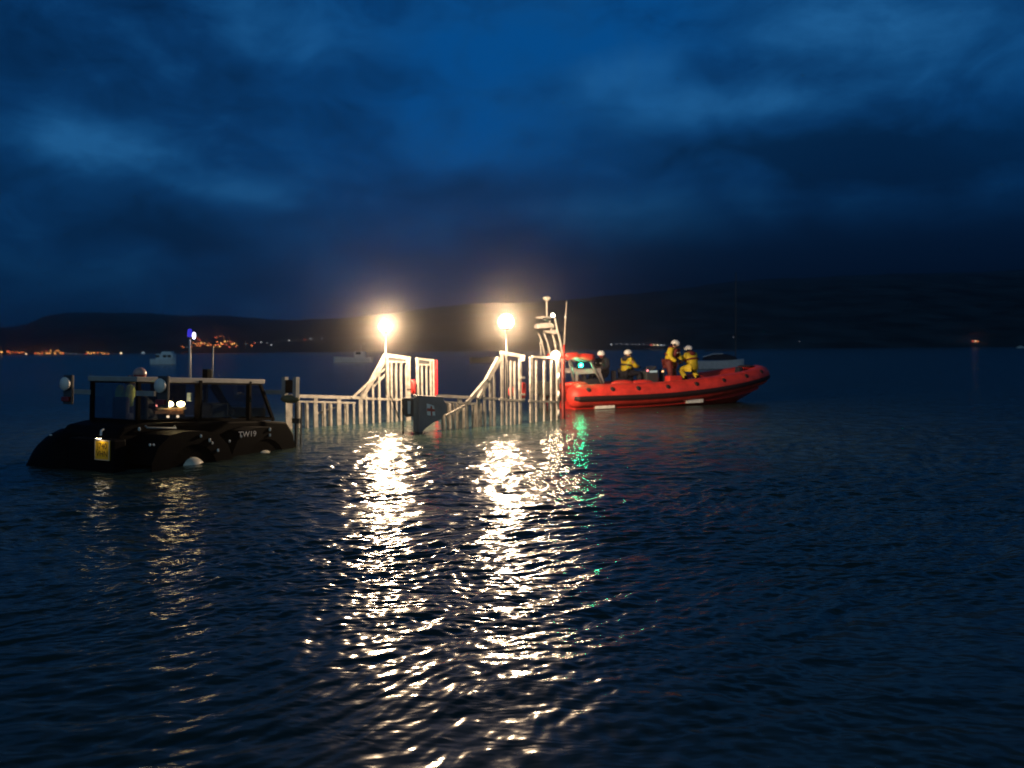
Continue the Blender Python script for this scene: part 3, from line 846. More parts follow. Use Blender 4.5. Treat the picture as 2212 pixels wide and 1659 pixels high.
def trad(s): return 0.43 if s < 6 else 0.43 - 0.07 * (s - 6) / 3.75
half = tube_path()
path = [Vector((s, -y, tz(s))) for s, y in half] + [Vector((s, y, tz(s))) for s, y in reversed(half[:-1])]
path = [Vector((L0 - 0.26, -BW, 0.52)), Vector((L0 - 0.16, -BW, 0.51))] + path + [Vector((L0 - 0.16, BW, 0.51)), Vector((L0 - 0.26, BW, 0.52))]
rad = [0.12, 0.34] + [trad(p.x) for p in path[2:-2]] + [0.34, 0.12]
collar = MB().tube(path, rad, 22).build('collar', ORANGE, boat, smooth=True)
# rubbing strake round the outside, a little below the middle of the collar
rings = []
for i in range(1, len(path) - 1):
    p = path[i]; d = (path[i + 1] - path[i - 1]); d.z = 0; d.normalize()
    o = Vector((d.y, -d.x, 0)); r = rad[i]
    ring = []
    for ang, rr in ((-0.42, 0.97), (-0.40, 1.06), (-0.2, 1.085), (0.02, 1.06), (0.05, 0.97)):
        ring.append(p + o * (math.cos(ang) * r * rr) + Vector((0, 0, math.sin(ang) * r * rr)))
    rings.append(ring)
MB().loft(rings).build('rubbing_strake', STRAKE, collar, smooth=False)
# grab handles along the top of the collar
for s in (0.55, 1.55, 2.65, 3.95, 5.25, 6.55, 7.75, 8.7):
    for sd in (-1, 1):
        yy = float(np.interp(s, [q[0] for q in half], [q[1] for q in half]))
        c = Vector((s, sd * (yy + trad(s) * 0.80), tz(s) + trad(s) * 0.57))
        nrm = Vector((0.0 if s < 6 else 0.3, sd * 0.8, 0.6)).normalized()
        MB().ell(c, (0.10, 0.10, 0.045), 12, 6, basis(nrm)).build('grab_patch', mat('patch_black', (0.012, 0.008, 0.010), 0.8), collar, smooth=True)
# rigid hull under the collar
rings = []
NS = 22
for i in range(NS + 1):
    s = L0 + (9.25 - L0) * i / NS
    yy = float(np.interp(s, [q[0] for q in half], [q[1] for q in half]))
    ch = max(0.03, yy + 0.16 * min(1, (9.6 - s) / 2)) * 0.99
    zt = tz(s) - 0.18; zc = tz(s) - 0.48 - 0.04 * min(1, max(0, (s - 4) / 4))
    zk = -0.55 if s < 6.6 else -0.55 + (tz(9.25) - 0.42 + 0.55) * ((s - 6.6) / 2.65) ** 1.7
    zc = max(zc, zk + 0.02)
    rings.append([(s, -ch, zt), (s, -ch * 0.96, zc), (s, -ch * .5, (zc + zk) / 2 - 0.02), (s, 0, zk), (s, ch * .5, (zc + zk) / 2 - 0.02), (s, ch * 0.96, zc), (s, ch, zt)])
hullb = MB().loft(rings).build('hull', HULLRED, boat, smooth=False)
# white reflective marks low on the side
def sidepatch(px0, px1, py0, py1):
    inv = BM.inverted()
    out = []
    for px, py in ((px0, py0), (px1, py0 - (px1 - px0) * .05), (px1, py1 - (px1 - px0) * .05), (px0, py1)):
        d = inv.to_3x3() @ ray(px, py); e = inv @ EYEV
        s0 = e + d * ((-1.335 - e.y) / d.y)
        out.append(s0)
    MB().prism(out, (0, 0.30, 0)).build('side_mark', mat('reflective_white', (0.92, 0.90, 0.84), 0.4), hullb)
sidepatch(1287, 1328, 876, 883.5)
sidepatch(1484, 1519, 863.5, 871)
dk = MB().prism([(L0, -1.0, 0.30), (5.6, -1.0, 0.34), (8.4, -0.35, 0.75), (8.4, 0.35, 0.75), (5.6, 1.0, 0.34), (L0, 1.0, 0.30)], (0, 0, 0.03))
dk.build('deck', DKGREY, boat)
# helm console and pod seats
cn = MB(); cn.box((3.95, 0, 0.85), (0.55, 0.75, 1.0)); cn.beam((3.80, 0, 1.30), (4.15, 0, 1.52), 0.7, 0.10)
con = cn.build('helm_console', DKGREY, boat, bevel=0.04)
MB().box((3.72, -0.36, 1.37), (0.05, 0.05, 0.07)).build('red_indicator', emis('dash_red', (1.0, 0.25, 0.25), 2.5), con)
MB().box((3.95, -0.42, 1.33), (0.34, 0.03, 0.08)).build('screen', emis('dash_screen', (0.75, 0.85, 0.78), 0.45), con)
MB().box((4.42, -0.36, 1.33), (0.06, 0.05, 0.06)).build('amber_indicator', emis('dash_amber', (1.0, 0.5, 0.22), 2.5), con)
for s in (1.45, 2.75, 4.95):
    p_ = MB(); p_.box((s, 0, 0.72), (0.75, 0.36, 0.74)); p_.box((s - 0.34, 0, 1.22), (0.08, 0.36, 0.34))
    p_.build('pod_seat', NAVY, boat, bevel=0.06)
lk = MB().box((4.75, -0.62, 0.86), (0.62, 0.35, 0.60)).build('locker', ORANGE, boat, bevel=0.05)
MB().box((6.2, 0, 0.72), (0.7, 0.9, 0.6)).build('bow_locker', DKGREY, boat, bevel=0.05)
# inner cushions along the collar
for s in (0.35, 2.35, 3.2):
    MB().ell((s, -0.80, 0.92), (0.52, 0.16, 0.12), 14, 8).build('collar_cushion', ORANGE, boat, smooth=True)
# bow post and bow pad
MB().box((8.35, 0.0, 1.18), (0.22, 0.3, 0.5)).build('bow_post', NAVY, boat, bevel=0.05)
MB().ell((8.72, 0.0, 1.47), (0.36, 0.30, 0.05), 14, 7).build('bow_pad', NAVY, boat, smooth=True)
# outboard engines at the stern
for y in (-0.42, 0.42):
    e_ = MB(); e_.box((-0.55, y, 0.78), (0.62, 0.42, 0.55)); e_.box((-0.45, y, 0.2), (0.30, 0.2, 0.9))
    e_.build('outboard_engine', DKGREY, boat, bevel=0.08)
# grey frame over the engines (seen from the side) and roll bar with the righting bag
def BB(px, py, y):                      # picture point on the boat's lengthwise plane at offset y
    inv = BM.inverted(); d = inv.to_3x3() @ ray(px, py); e = inv @ EYEV
    return e + d * ((y - e.y) / d.y)
fr = MB()
GREYF = mat('frame_dull', (0.12, 0.11, 0.11), 0.5)
a, b = BB(1242, 803.5, -0.75), BB(1296.5, 800.5, -0.75)
fr.beam(a, b, 0.10, 0.18)
fr.beam(a + Vector((0, 1.5, 0)), b + Vector((0, 1.5, 0)), 0.10, 0.18)
fr.beam(a, a + Vector((0, 1.5, 0)), 0.10, 0.08); fr.beam(b, b + Vector((0, 1.5, 0)), 0.10, 0.08)
for yy in (0, 1.5):
    fr.beam(BB(1246, 808, -0.75) + Vector((0, yy, 0)), BB(1245, 832, -0.75) + Vector((0, yy, 0)), 0.06, 0.07)
    fr.beam(BB(1296, 806, -0.75) + Vector((0, yy, 0)), BB(1303, 832, -0.75) + Vector((0, yy, 0)), 0.06, 0.09)
fr.build('engine_frame', mat('frame_grey', (0.34, 0.31, 0.30), 0.5), boat)
rb = MB()
q0, q1 = BB(1228, 776, -0.85), BB(1278, 780, -0.85)
for yy in (0, 1.7):
    o = Vector((0, yy, 0))
    rb.tube([BB(1241, 830, -0.85) + o, BB(1229, 778, -0.85) + o], 0.045, 10)
    rb.tube([BB(1303, 834, -0.85) + o, BB(1274, 778, -0.85) + o], 0.045, 10)
    rb.tube([q0 + o, q1 + o], 0.045, 10)
rb.tube([q0, q0 + Vector((0, 1.7, 0))], 0.045, 10); rb.tube([q1, q1 + Vector((0, 1.7, 0))], 0.045, 10)
roll = rb.build('roll_bar', GREYF, boat, smooth=True)
bag = MB()
y0 = -0.80
a, b = BB(1222, 771, y0), BB(1246, 769, y0); c = BB(1281, 772.5, y0)
bag.tube([a, a.lerp(b, .15), b, b + Vector((.05, 0, -.03)), b.lerp(c, .3), c - Vector((.15, 0, 0)), c], [0.08, 0.14, 0.155, 0.10, 0.13, 0.15, 0.10], 16)
o = Vector((0, 1.6, 0))
bag.tube([a + o, a.lerp(b, .15) + o, b + o, b.lerp(c, .3) + o, c + o], [0.08, 0.14, 0.15, 0.13, 0.10], 16)
bag.tube([c - Vector((.05, 0, 0)), c + o - Vector((.05, 0, 0))], 0.14, 16)
bag.build('righting_bag', ORANGE, roll, smooth=True)
g = BB(1255, 789, -0.95)
MB().box(g + Vector((0, 0.09, 0)), (0.24, 0.10, 0.26)).build('lamp_shield', BLACK, roll)
MB().ell(g, 0.065, 14, 9).build('green_nav_lamp', emis('nav_green', (0.004, 1.0, 0.42), 260.0), roll, smooth=True)
# radar mast
def BMp(cx, cy, y=-0.2): return BB(1125 + cx * .11438, 623.5 + cy * .11438, y)
ms = MB()
MASTC = mat('mast_white', (0.60, 0.56, 0.52), 0.45)
for dy in (0, 0.5):
    o = Vector((0, dy, 0))
    ms.tube([BMp(640, 540) + o, BMp(690, 780) + o, BMp(745, 990) + o, BMp(790, 1260) + o], [0.035, 0.04, 0.04, 0.045], 10)
    ms.tube([BMp(440, 840) + o, BMp(505, 1010) + o, BMp(560, 1260) + o], [0.03, 0.03, 0.03], 10)
    ms.beam(BMp(390, 530) + o, BMp(650, 545) + o, 0.06, 0.05)
mast = ms.build('radar_mast', MASTC, boat, smooth=True)
MB().tube([BMp(490, 520), BMp(488, 240), BMp(490, 215)], [0.03, 0.03, 0.06], 10).build('antenna_stem', MASTC, mast, smooth=True)
MB().lathe([(0.05, -0.09), (0.11, -0.05), (0.155, 0.0), (0.15, 0.05), (0.05, 0.07)], BMp(493, 185), 20).build('satellite_disc', MASTC, mast, smooth=True)
MB().ell(BMp(480, 580), (0.17, 0.17, 0.08), 16, 8).build('dark_dome', DKGREY, mast, smooth=True)
c = BMp(465, 695)
MB().prism([BMp(315, 700), BMp(345, 660), BMp(480, 640), BMp(600, 650), BMp(640, 690), BMp(635, 735), BMp(480, 745), BMp(320, 752)], (0, 0.35, 0)).build('radar_scanner', MASTC, mast, bevel=0.03)
MB().prism([BMp(470, 790), BMp(690, 775), BMp(712, 850), BMp(640, 862), BMp(505, 825)], (0, 0.3, 0)).build('mast_bracket', MASTC, mast, bevel=0.02)
MB().ell(BMp(605, 502), 0.075, 12, 8).build('mast_lamp', emis('mast_lamp_white', (1.0, 0.86, 0.66), 16.0), mast, smooth=True)
wh = MB().tube([BMp(818, 1060, -0.5), BMp(845, 560, -0.5), BMp(866, 245, -0.5)], [0.026, 0.022, 0.018], 8).build('whip_antenna', MASTC, boat, smooth=True)
MB().ell(BMp(845, 538, -0.5), (0.04, 0.04, 0.07), 10, 7).build('antenna_joint', WHITE, wh, smooth=True)
MB().tube([BMp(818, 1060, -0.5), BMp(800, 1330, -0.5)], 0.04, 8).build('antenna_base', ORANGE, wh, smooth=True)
st = MB(); st.tube([BMp(380, 1260, 0.3), BMp(372, 1050, 0.3)], 0.02, 8); st.ell(BMp(370, 1025, 0.3), (0.055, 0.055, 0.045), 12, 7)
st.build('short_antenna', MASTC, boat, smooth=True)

# ---------------------------------------------------------------- people
def blend(a, b, t): return a + (b - a) * t
def person(loc, face, J, label, suit, jacket, helmet=HELMET, headturn=0.0, headtilt=0.0, group='lifeboat crew', lit_face=None, legs=None, jacket_on=True, vest=None):
    """J: joints in the person's frame (x forwards, y left, pelvis at the origin)"""
    root = empty('person', loc, rotz(face) @ Matrix.Diagonal((1.18, 1.18, 1.03)))
    tag(root, label, 'person', group)
    j = {k: Vector(v) for k, v in J.items()}
    names = ['pelvis', 'waist', 'chest', 'neck', 'head',
             'shL', 'elL', 'wrL', 'shR', 'elR', 'wrR', 'hipL', 'knL', 'anL', 'toL', 'hipR', 'knR', 'anR', 'toR']
    ed = [('pelvis', 'waist'), ('waist', 'chest'), ('chest', 'neck'), ('neck', 'head'), ('chest', 'shL'), ('shL', 'elL'), ('elL', 'wrL'),
          ('chest', 'shR'), ('shR', 'elR'), ('elR', 'wrR'), ('pelvis', 'hipL'), ('hipL', 'knL'), ('knL', 'anL'), ('anL', 'toL'),
          ('pelvis', 'hipR'), ('hipR', 'knR'), ('knR', 'anR'), ('anR', 'toR')]
    rb = dict(pelvis=.14, waist=.13, chest=.14, neck=.055, head=.085, shL=.075, elL=.048, wrL=.032, shR=.075, elR=.048, wrR=.032,
              hipL=.10, knL=.065, anL=.042, toL=.04, hipR=.10, knR=.065, anR=.042, toR=.04)
    idx = {n: i for i, n in enumerate(names)}
    skin('body', [j[n] for n in names], [(idx[a], idx[b]) for a, b in ed], [rb[n] * 0.82 for n in names], SKIN, root)
    # face and head
    hd = j['head']; R = rotz(headturn) @ Matrix.Rotation(headtilt, 3, 'Y')
    fc = MB(); fc.ell(hd + R @ Vector((0.01, 0, 0.02)), (0.10, 0.082, 0.125), 14, 10, R)
    fc.ell(hd + R @ Vector((0.112, 0, -0.005)), (0.022, 0.016, 0.026), 8, 6, R)
    for s in (-1, 1): fc.ell(hd + R @ Vector((0.0, 0.085 * s, 0.0)), (0.025, 0.012, 0.035), 8, 6, R)
    face_ = fc.build('face', lit_face or SKIN, root, smooth=True)
    ey = MB()
    for s in (-1, 1): ey.ell(hd + R @ Vector((0.098, 0.032 * s, 0.025)), (0.012, 0.014, 0.009), 8, 6, R)
    ey.ell(hd + R @ Vector((0.098, 0, -0.052)), (0.008, 0.028, 0.007), 8, 6, R)
    ey.build('eyes_and_mouth', mat('face_dark', (0.05, 0.02, 0.02), 0.5), face_, smooth=True)
    # suit over trunk and limbs
    sn = [n for n in names if n not in ('head', 'toL', 'toR')]
    idx2 = {n: i for i, n in enumerate(sn)}
    rs = {k: v + .042 for k, v in rb.items()}; rs['neck'] = .075; rs['chest'] = .195; rs['waist'] = .180; rs['pelvis'] = .190
    if legs:
        for nm, part, mm in (('drysuit', [n for n in sn if n[:2] not in ('hi', 'kn', 'an')], suit), ('trousers', ['pelvis', 'hipL', 'knL', 'anL', 'hipR', 'knR', 'anR'], legs)):
            ix = {n: i for i, n in enumerate(part)}
            skin(nm, [j[n] for n in part], [(ix[a], ix[b]) for a, b in ed if a in ix and b in ix], [rs[n] * (1.03 if nm == 'trousers' else 1) for n in part], mm, root)
    else:
        skin('drysuit', [j[n] for n in sn], [(idx2[a], idx2[b]) for a, b in ed if a in idx2 and b in idx2], [rs[n] for n in sn], suit, root)
    # life jacket: collar and two front panels wrapped round the chest
    if jacket_on:
        up = (j['neck'] - j['waist']).normalized(); fw = Vector((1, 0, 0)); fw = (fw - up * fw.dot(up)).normalized(); sd = up.cross(fw)
        RJ = Matrix((fw, sd, up)).transposed(); ch = j['chest']
        jk = MB()
        for s in (-1, 1):
            jk.ell(ch + RJ @ Vector((0.165, 0.09 * s, -0.02)), (0.075, 0.085, 0.21), 12, 8, RJ)
        n = 14
        jk.tube([j['neck'] + RJ @ Vector((0.10 * math.cos(a), 0.115 * math.sin(a), -0.01 - 0.03 * math.cos(a))) for a in [math.radians(25 + 310 * i / n) for i in range(n + 1)]], 0.048, 8)
        jk.ell(ch + RJ @ Vector((-0.13, 0, 0.10)), (0.05, 0.13, 0.09), 12, 8, RJ)
        rg = []
        for r_, z_ in ((1.0, -0.16), (1.03, -0.16), (1.03, -0.10), (1.0, -0.10)):
            rg.append([ch + RJ @ Vector((0.215 * r_ * math.cos(a), 0.235 * r_ * math.sin(a), z_)) for a in [2 * math.pi * i / 18 for i in range(18)]])
        jk.loft([[rg[k][i] for k in range(4)] for i in range(18)] + [[rg[k][0] for k in range(4)]], caps=False)
        jk.build('life_jacket', jacket, root, smooth=True)
        tp = MB()
        for s in (-1, 1): tp.box(ch + RJ @ Vector((0.242, 0.09 * s, 0.05)), (0.012, 0.05, 0.035), RJ)
        tp.build('reflective_tape', mat('tape_white', (0.8, 0.78, 0.7), 0.3), root)
    if vest:
        up = (j['neck'] - j['waist']).normalized(); ch = j['chest'].lerp(j['waist'], .3)
        vs = MB()
        for s in (-1, 1):
            vs.ell(ch + Vector((-0.10, 0.13 * s, 0.08)), (0.09, 0.105, 0.23), 14, 9)
        vs.build('hi_viz_vest', vest, root, smooth=True)
    # gloved hands: palm, four fingers and a thumb
    for s, wr, el in (('L', j['wrL'], j['elL']), ('R', j['wrR'], j['elR'])):
        d = (wr - el).normalized(); side = d.cross(Vector((0, 0, 1)));
        side = side.normalized() if side.length > 1e-3 else Vector((0, 1, 0)); nn = side.cross(d).normalized()
        gl = MB(); RH = Matrix((d, side, nn)).transposed()
        gl.tube([wr - d * 0.05, wr], [0.042, 0.036], 10)
        gl.ell(wr + d * 0.045, (0.055, 0.042, 0.02), 12, 8, RH)
        for k, ln in enumerate((0.062, 0.075, 0.07, 0.052)):
            b0 = wr + d * 0.085 + side * (0.030 - 0.020 * k)
            gl.tube([b0, b0 + d * ln * .45 - nn * .008, b0 + d * ln * .72 - nn * .03, b0 + d * ln * .75 - nn * .05], [0.010, 0.0095, 0.009, 0.007], 7)
        b0 = wr + d * 0.02 + side * 0.035
        gl.tube([b0, b0 + side * .03 + d * .02, b0 + side * .035 + d * .05 - nn * .015], [0.012, 0.011, 0.008], 7)
        gl.build('glove', NAVY, root, smooth=True)
    for s in ('L', 'R'):
        an, to = j['an' + s], j['to' + s]
        bt = MB(); bt.tube([an + Vector((0, 0, .12)), an + Vector((0, 0, .0)), an + Vector((0, 0, -.05))], [0.068, 0.062, 0.055], 12)
        d = (to - an); d.z = 0; d = d.normalized() if d.length > 1e-3 else Vector((1, 0, 0))
        bt.ell(an + d * .08 + Vector((0, 0, -.045)), (0.15, 0.052, 0.05), 12, 8, basis((0, 0, 1), d))
        bt.build('boot', BLACK, root, smooth=True)
    if helmet:
        hm = MB(); hm.ell(hd + R @ Vector((-0.005, 0, 0.045)), (0.148, 0.128, 0.135), 18, 10, R, v0=0.36, v1=1.0)
        h = hm.build('helmet', helmet, root, smooth=True)
        rm = MB(); rm.box(hd + R @ Vector((0.0, 0, 0.170)), (0.20, 0.020, 0.022), R)
        for s in (-1, 1): rm.ell(hd + R @ Vector((0.0, 0.115 * s, -0.01)), (0.045, 0.02, 0.055), 10, 7, R)
        rm.build('helmet_strap', NAVY, h)
    return root
SIT = dict(pelvis=(0, 0, 0), waist=(.02, 0, .18), chest=(.06, 0, .40), neck=(.09, 0, .56), head=(.12, 0, .70),
           shL=(.07, .19, .49), elL=(.20, .25, .24), wrL=(.42, .16, .22), shR=(.07, -.19, .49), elR=(.20, -.25, .24), wrR=(.42, -.16, .22),
           hipL=(.03, .11, -.02), knL=(.42, .20, -.04), anL=(.40, .22, -.46), toL=(.55, .22, -.52),
           hipR=(.03, -.11, -.02), knR=(.42, -.20, -.04), anR=(.40, -.22, -.46), toR=(.55, -.22, -.52))
STAND = dict(pelvis=(0, 0, 0), waist=(.02, 0, .18), chest=(.09, 0, .40), neck=(.15, 0, .55), head=(.20, 0, .685),
             shL=(.11, .19, .48), elL=(.22, .26, .22), wrL=(.36, .14, .05), shR=(.11, -.19, .48), elR=(.14, -.27, .20), wrR=(.34, -.18, .02),
             hipL=(.0, .10, -.03), knL=(.08, .14, -.46), anL=(-.02, .15, -.86), toL=(.14, .16, -.93),
             hipR=(.0, -.10, -.03), knR=(.10, -.13, -.46), anR=(.0, -.14, -.86), toR=(.15, -.15, -.93))
CROUCH = dict(pelvis=(0, 0, 0), waist=(.05, 0, .18), chest=(.12, 0, .39), neck=(.19, 0, .54), head=(.25, 0, .665),
              shL=(.14, .19, .47), elL=(.30, .26, .26), wrL=(.50, .16, .16), shR=(.14, -.19, .47), elR=(.26, -.28, .24), wrR=(.48, -.22, .10),
              hipL=(.0, .12, -.02), knL=(.36, .26, -.08), anL=(.10, .24, -.46), toL=(.26, .26, -.53),
              hipR=(.0, -.12, -.02), knR=(.34, -.28, -.10), anR=(.08, -.26, -.46), toR=(.24, -.28, -.53))
def bpos(s, y, z): return BM @ Vector((s, y, z))
PINK = mat('face_red_lit', (0.50, 0.10, 0.12), 0.5)  # red light on the face, put into its skin colour
person(bpos(1.95, 0, 1.27), BA + math.radians(-150), SIT, 'person in dark drysuit with a white helmet sitting beside the green lamp', NAVY, mat('jacket_black', (0.02, 0.012, 0.014), .8), headturn=0.5, lit_face=PINK)
person(bpos(2.95, 0, 1.30), BA + math.radians(12), SIT, 'person in yellow drysuit and white helmet seated low behind the helm console', YELLOW, NAVY, legs=NAVY)
person(bpos(4.98, 0.0, 1.68), BA + math.radians(-60), STAND, 'tallest person in yellow drysuit, standing in the lifeboat behind the console', YELLOW, DKRED, headtilt=0.35, headturn=0.4, legs=DKRED)
person(bpos(5.92, -0.25, 1.48), BA + math.radians(95), CROUCH, 'person in bright yellow drysuit crouching with back turned towards the lifeboat bow', YELLOW, DKRED, headtilt=0.3, headturn=0.7)
drv = TM @ Vector((0.62, 0.32, 1.02))
DRIVE = {k: (v[0] * .82, v[1] * .95, v[2] * .82) for k, v in SIT.items()}
person(drv, math.radians(62), DRIVE, 'person in hi-viz vest driving the black tractor', NAVY, NAVY, helmet=mat('cap_dark', (0.02, 0.02, 0.025), .7), group='tractor driver', jacket_on=False, vest=HIVIZ)

# ---------------------------------------------------------------- moored boats
def moored(name, label, px0, px1, pyw, build, cat='boat', group='boats moored in the bay'):
    a = ground((px0 + px1) / 2, pyw)
    w = abs(px1 - px0) / FP * a.y
    r = empty(name, (a.x, a.y, 0)); tag(r, label, cat, group)
    build(r, w, a.y)
    return r
def hullform(L, B, H, bow, x0=-0.5):
    mb = MB(); rings = []
    for i in range(13):
        t = i / 12; x = (t - 0.5) * L
        if bow < 0: tt = 1 - t
        else: tt = t
        w = B / 2 * (0.82 + 0.18 * math.sin(min(1, tt * 2) * math.pi / 2)) * (1 if tt < .55 else math.sqrt(max(0.0, 1 - ((tt - .55) / .46) ** 2)))
        w = max(w, 0.02)
        sh = H * (1 + 0.35 * max(0, tt - .3) ** 1.5)
        rings.append([(x, -w, sh), (x, -w * .9, 0.05), (x, -w * .4, -0.25), (x, w * .4, -0.25), (x, w * .9, 0.05), (x, w, sh)])
    mb.loft(rings)
    return mb
def b_cabin(r, L, Y):
    hullform(L, 2.0, 0.95, 1).build('hull', BOATBLUE, r)
    c = MB().box((0.4, 0, 1.35), (L * .72, 1.5, 0.9)).build('cabin', BOATBLUE, r, bevel=0.08)
    MB().box((L * .17, 0, 1.95), (L * .42, 1.3, 0.5)).build('wheelhouse', BOATBLUE, r, bevel=0.06)
    for x in (-L * .18, L * .12, L * .30):
        MB().box((x, -0.77, 1.42), (0.6, 0.03, 0.42)).build('window', mat('dark_window', (0.01, 0.015, 0.02), 0.1), c)
moored('cabin_boat', 'pale blue cabin boat with dark windows moored behind the tractor', 328, 380, 787, b_cabin)
def b_motor(r, L, Y):
    hullform(L, 2.3, 0.9, -1).build('hull', BOATWHITE, r)
    c = MB().box((0.20 * L, 0, 1.45), (L * .28, 1.6, 1.1)).build('wheelhouse', BOATWHITE, r, bevel=0.08)
    MB().box((0.17 * L, -0.81, 1.65), (0.9, 0.03, 0.4)).build('window', mat('dark_window', (0.01, 0.015, 0.02), 0.1), c)
    MB().tube([(0.22 * L, 0, 2.0), (0.22 * L, 0, 3.2)], 0.04, 6).build('mast', BOATWHITE, r)
moored('motor_boat', 'grey white motor boat with a wheelhouse moored left of the first floodlight pole', 721, 803, 783, b_motor)
def b_dark(r, L, Y):
    hullform(L, 1.8, 0.75, -1).build('hull', mat('dark_hull', (0.03, 0.03, 0.035), .5), r)
    MB().box((0.1 * L, 0, 0.8), (L * .2, 0.9, 0.3)).build('thwart', mat('dark_hull', (0.03, 0.03, 0.035), .5), r)
moored('open_boat', 'low dark open boat moored between the two floodlights', 1014, 1078, 783, b_dark)
def b_yacht(r, L, Y):
    hullform(L, 2.3, 0.85, 1).build('hull', mat('yacht_hull', (0.5, 0.55, 0.6), 0.4), r)
    c = MB(); c.ell((L * .02, 0, 0.95), (L * .36, 0.75, 0.62), 18, 10, v0=0.5, v1=1.0)
    cv = c.build('canvas_cover', mat('navy_canvas', (0.012, 0.016, 0.03), .8), r, smooth=True)
    MB().tube([(-L * .36, -0.6, 1.25), (-L * .15, -0.6, 1.55), (L * .06, -0.6, 1.6)], 0.035, 6).build('cover_frame', BOATWHITE, r)
    m_ = MB().tube([(L * .34, 0, 0.8), (L * .34, 0, 10.0)], [0.05, 0.035], 8).build('mast', mat('mast_dim', (0.04, 0.045, 0.05), .5), r)
    MB().tube([(L * .34, 0, 1.9), (-L * .3, 0, 1.9)], 0.05, 8).build('boom', mat('mast_dim', (0.04, 0.045, 0.05), .5), r)
moored('yacht', 'white yacht under a dark canvas cover moored beyond the lifeboat bow', 1500, 1606, 797, b_yacht)
def b_small(r, L, Y):
    hullform(L, 1.6, 0.8, -1).build('hull', BOATBLUE, r)
    MB().box((0, 0, 1.1), (L * .4, 1.0, 0.7)).build('cabin', BOATBLUE, r, bevel=.05)
moored('small_boat', 'faint pale boat at the right edge under the dark hills', 2196, 2214, 752, b_small)

# ---------------------------------------------------------------- lights along the far shore
rnd = random.Random(4)
LAMPM = {}
def lampmat(kind):
    cols = {'orange': ((1.0, 0.26, 0.07), 3.4), 'amber': ((1.0, 0.46, 0.12), 5.0), 'red': ((1.0, 0.14, 0.08), 3.0), 'white': ((0.85, 0.92, 1.0), 2.6),
            'dim': ((0.55, 0.75, 0.9), 0.7), 'warm': ((1.0, 0.75, 0.45), 4.0), 'faint': ((0.7, 0.75, 0.9), 0.8)}
    c, s = cols[kind]
    return emis('shore_lamp_' + kind, c, s)
POSTM = mat('lamp_post_dark', (0.03, 0.03, 0.03), .6)
def terrain_z(px, Y):
    f = (Y - SHORE) / (CREST - SHORE)
    h = float(np.interp(f, [0, 0.12, 0.3, 0.5, 0.72, 0.9, 1.0], [-0.06, 0.10, 0.26, 0.47, 0.72, 0.92, 1.0]))
    return hill_height(px) * h
def shore_light(px, py, kind, label, group, r=1.0):
    r *= 0.74
    Y = SHORE - 2
    for k in range(60):                       # stand it where the sight line meets the slope
        z = at(px, py, Y).z
        if terrain_z(px, Y) + 6.0 >= z: break
        Y += 6.0
    p = at(px, py, Y)
    m = MB()
    base = min(p.z - 4.0, max(terrain_z(px, Y), 0.0) - 0.5)
    m.cur = 0; m.tube([(p.x, p.y + .3, base), (p.x, p.y + .3, p.z - 0.2)], 0.12, 6)
    m.box((p.x, p.y, p.z + r * .72), (0.9, 0.9, 0.25))
    m.cur = 1; m.ell(p, (r, r * .8, r * .75), 8, 6)
    o = m.build('shore_lamp', [POSTM, lampmat(kind)])
    # origin at the foot of the post
    o.data.transform(Matrix.Translation((-p.x, -p.y, -base))); o.location = (p.x, p.y, base)
    tag(o, label, 'lamp', group)
def cluster(cx0, cx1, cy0, cy1, n, kinds, label, group, r=(0.6, 1.1)):
    for i in range(n):
        cx = cx0 + (cx1 - cx0) * (i + rnd.uniform(.1, .9)) / n
        cy = rnd.uniform(cy0, cy1)
        shore_light(cx * .3372, 609.9 + cy * .3372, rnd.choice(kinds), label, group, rnd.uniform(*r))
def single(px, py, kind, label, r=0.9, group=None):
    shore_light(px, py, kind, label, group, r)
A = 'orange street lamp in the long row at the left edge of the far shore'
cluster(0, 20, 446, 454, 2, ['amber'], A, 'left shore lamps')
cluster(36, 175, 440, 458, 10, ['orange', 'red', 'orange', 'warm'], A, 'left shore lamps')
B = 'orange street lamp in the second cluster along the left far shore'
cluster(222, 408, 436, 464, 20, ['orange', 'amber', 'red', 'orange', 'amber'], B, 'second shore lamps')
cluster(415, 525, 452, 462, 6, ['dim'], 'dim bluish lamp between the orange clusters of the left far shore', 'dim shore lamps', (0.5, 0.9))
Cc = 'orange street lamp in the short cluster left of the pale cabin boat'
cluster(540, 695, 450, 468, 17, ['orange', 'amber', 'red', 'amber'], Cc, 'third shore lamps')
single(775 * .3372, 609.9 + 453 * .3372, 'warm', 'lone bright warm lamp right of the orange shore clusters', 1.2)
single(880 * .3372, 609.9 + 462 * .3372, 'dim', 'small dim lamp just left of the soft white shore lamp', 0.8)
single(917 * .3372, 609.9 + 452 * .3372, 'dim', 'large soft white lamp on the shore beside the cabin boat', 1.9)
Dd = 'orange lamp in the village on the slope behind the tractor mast'
cluster(1150, 1230, 400, 418, 4, ['orange', 'dim'], Dd, 'slope village lamps', (0.5, 0.8))
cluster(1236, 1355, 385, 406, 12, ['orange', 'red', 'amber', 'orange'], Dd, 'slope village lamps')
cluster(1365, 1525, 378, 414, 18, ['orange', 'amber', 'red', 'orange', 'amber'], Dd, 'slope village lamps')
cluster(1262, 1285, 355, 372, 3, ['red', 'orange'], Dd, 'slope village lamps', (0.5, 0.8))
Du = 'small reddish lamp above the village behind the tractor mast'
cluster(1365, 1440, 346, 354, 4, ['red', 'orange'], Du, 'upper village lamps', (0.5, 0.9))
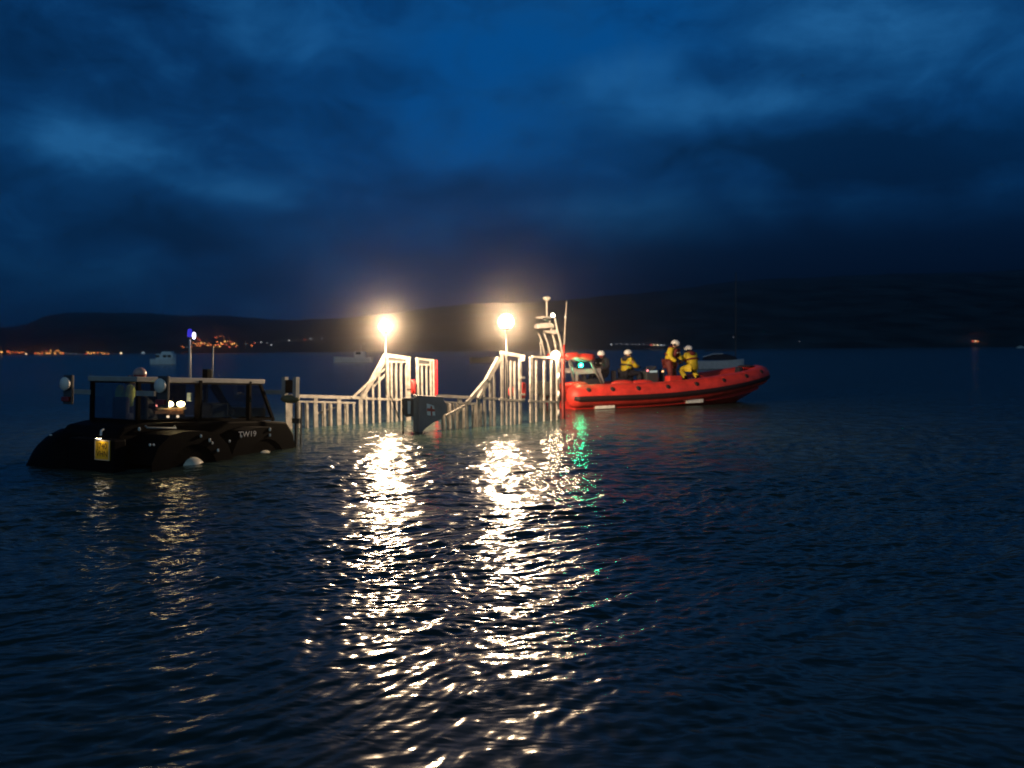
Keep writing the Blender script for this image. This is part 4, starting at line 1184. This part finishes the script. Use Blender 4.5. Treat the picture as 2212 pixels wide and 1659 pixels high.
for i, (cx, cy, k) in enumerate(((1575, 395, 'dim'), (1613, 404, 'orange'), (1632, 388, 'red'), (1673, 384, 'white'), (1714, 388, 'dim'), (1740, 401, 'white'))):
    single(cx * .3372, 609.9 + cy * .3372, k, 'lamp in the loose scatter right of the slope village', 0.75 if k != 'orange' else 1.0, 'scattered shore lamps')
for cx, cy, k in ((1852, 372, 'white'), (1953, 367, 'red'), (1992, 362, 'white'), (2063, 360, 'white')):
    single(cx * .3372, 609.9 + cy * .3372, k, 'tiny lamp in the sparse row left of the first floodlight', 0.7, 'sparse shore lamps')
single(786, 741.5, 'white', 'tiny white lamp just left of the first floodlight pole', 0.6)
for px in (889, 900, 911):
    single(px, 753.5, 'faint', 'faint lamp above the tall far barrier panel', 0.6, 'faint lamps behind the carriage')
for cx in (78, 105, 130, 155, 163, 186, 205, 222, 245):
    single(1287.6 + cx * .4179, 576 + 401 * .4177, 'white' if cx == 78 else 'faint', 'faint white lamp in the even row behind the lifeboat crew', 0.75, 'row of lamps behind the lifeboat')
for cx, k in ((284, 'red'), (299, 'warm'), (318, 'warm'), (337, 'white'), (352, 'faint')):
    single(1287.6 + cx * .4179, 576 + 405 * .4177, k, 'bright lamp in the cluster left of the tallest lifeboat crew member', 0.95, 'bright lamps behind the lifeboat')
single(1584, 728, 'faint', 'faint bluish lamp above the yacht beyond the lifeboat bow', 0.7)
single(1727, 737, 'faint', 'barely visible lamp right of the lifeboat bow', 0.45)
for px, k in ((2102, 'red'), (2107, 'warm'), (2112, 'orange')):
    single(px, 737, k, 'orange lamp in the small group alone on the right far shore', 1.0, 'lone lamps on the right shore')

# ---------------------------------------------------------------- sea air
hz = MB().box((0, 1000, 99), (4600, 2400, 201)).build('haze', None or mat('haze_tmp', (1, 1, 1)))
hm = bpy.data.materials.new('sea_haze'); hm.use_nodes = True
nt = hm.node_tree; nt.nodes.clear()
pv = nt.nodes.new('ShaderNodeVolumePrincipled'); pv.inputs['Color'].default_value = (1.0, 0.95, 0.9, 1)
pv.inputs['Density'].default_value = 0.00062
pv.inputs['Anisotropy'].default_value = 0.976
ho = nt.nodes.new('ShaderNodeOutputMaterial'); nt.links.new(pv.outputs[0], ho.inputs['Volume'])
hz.data.materials.clear(); hz.data.materials.append(hm)
tag(hz, kind='stuff')
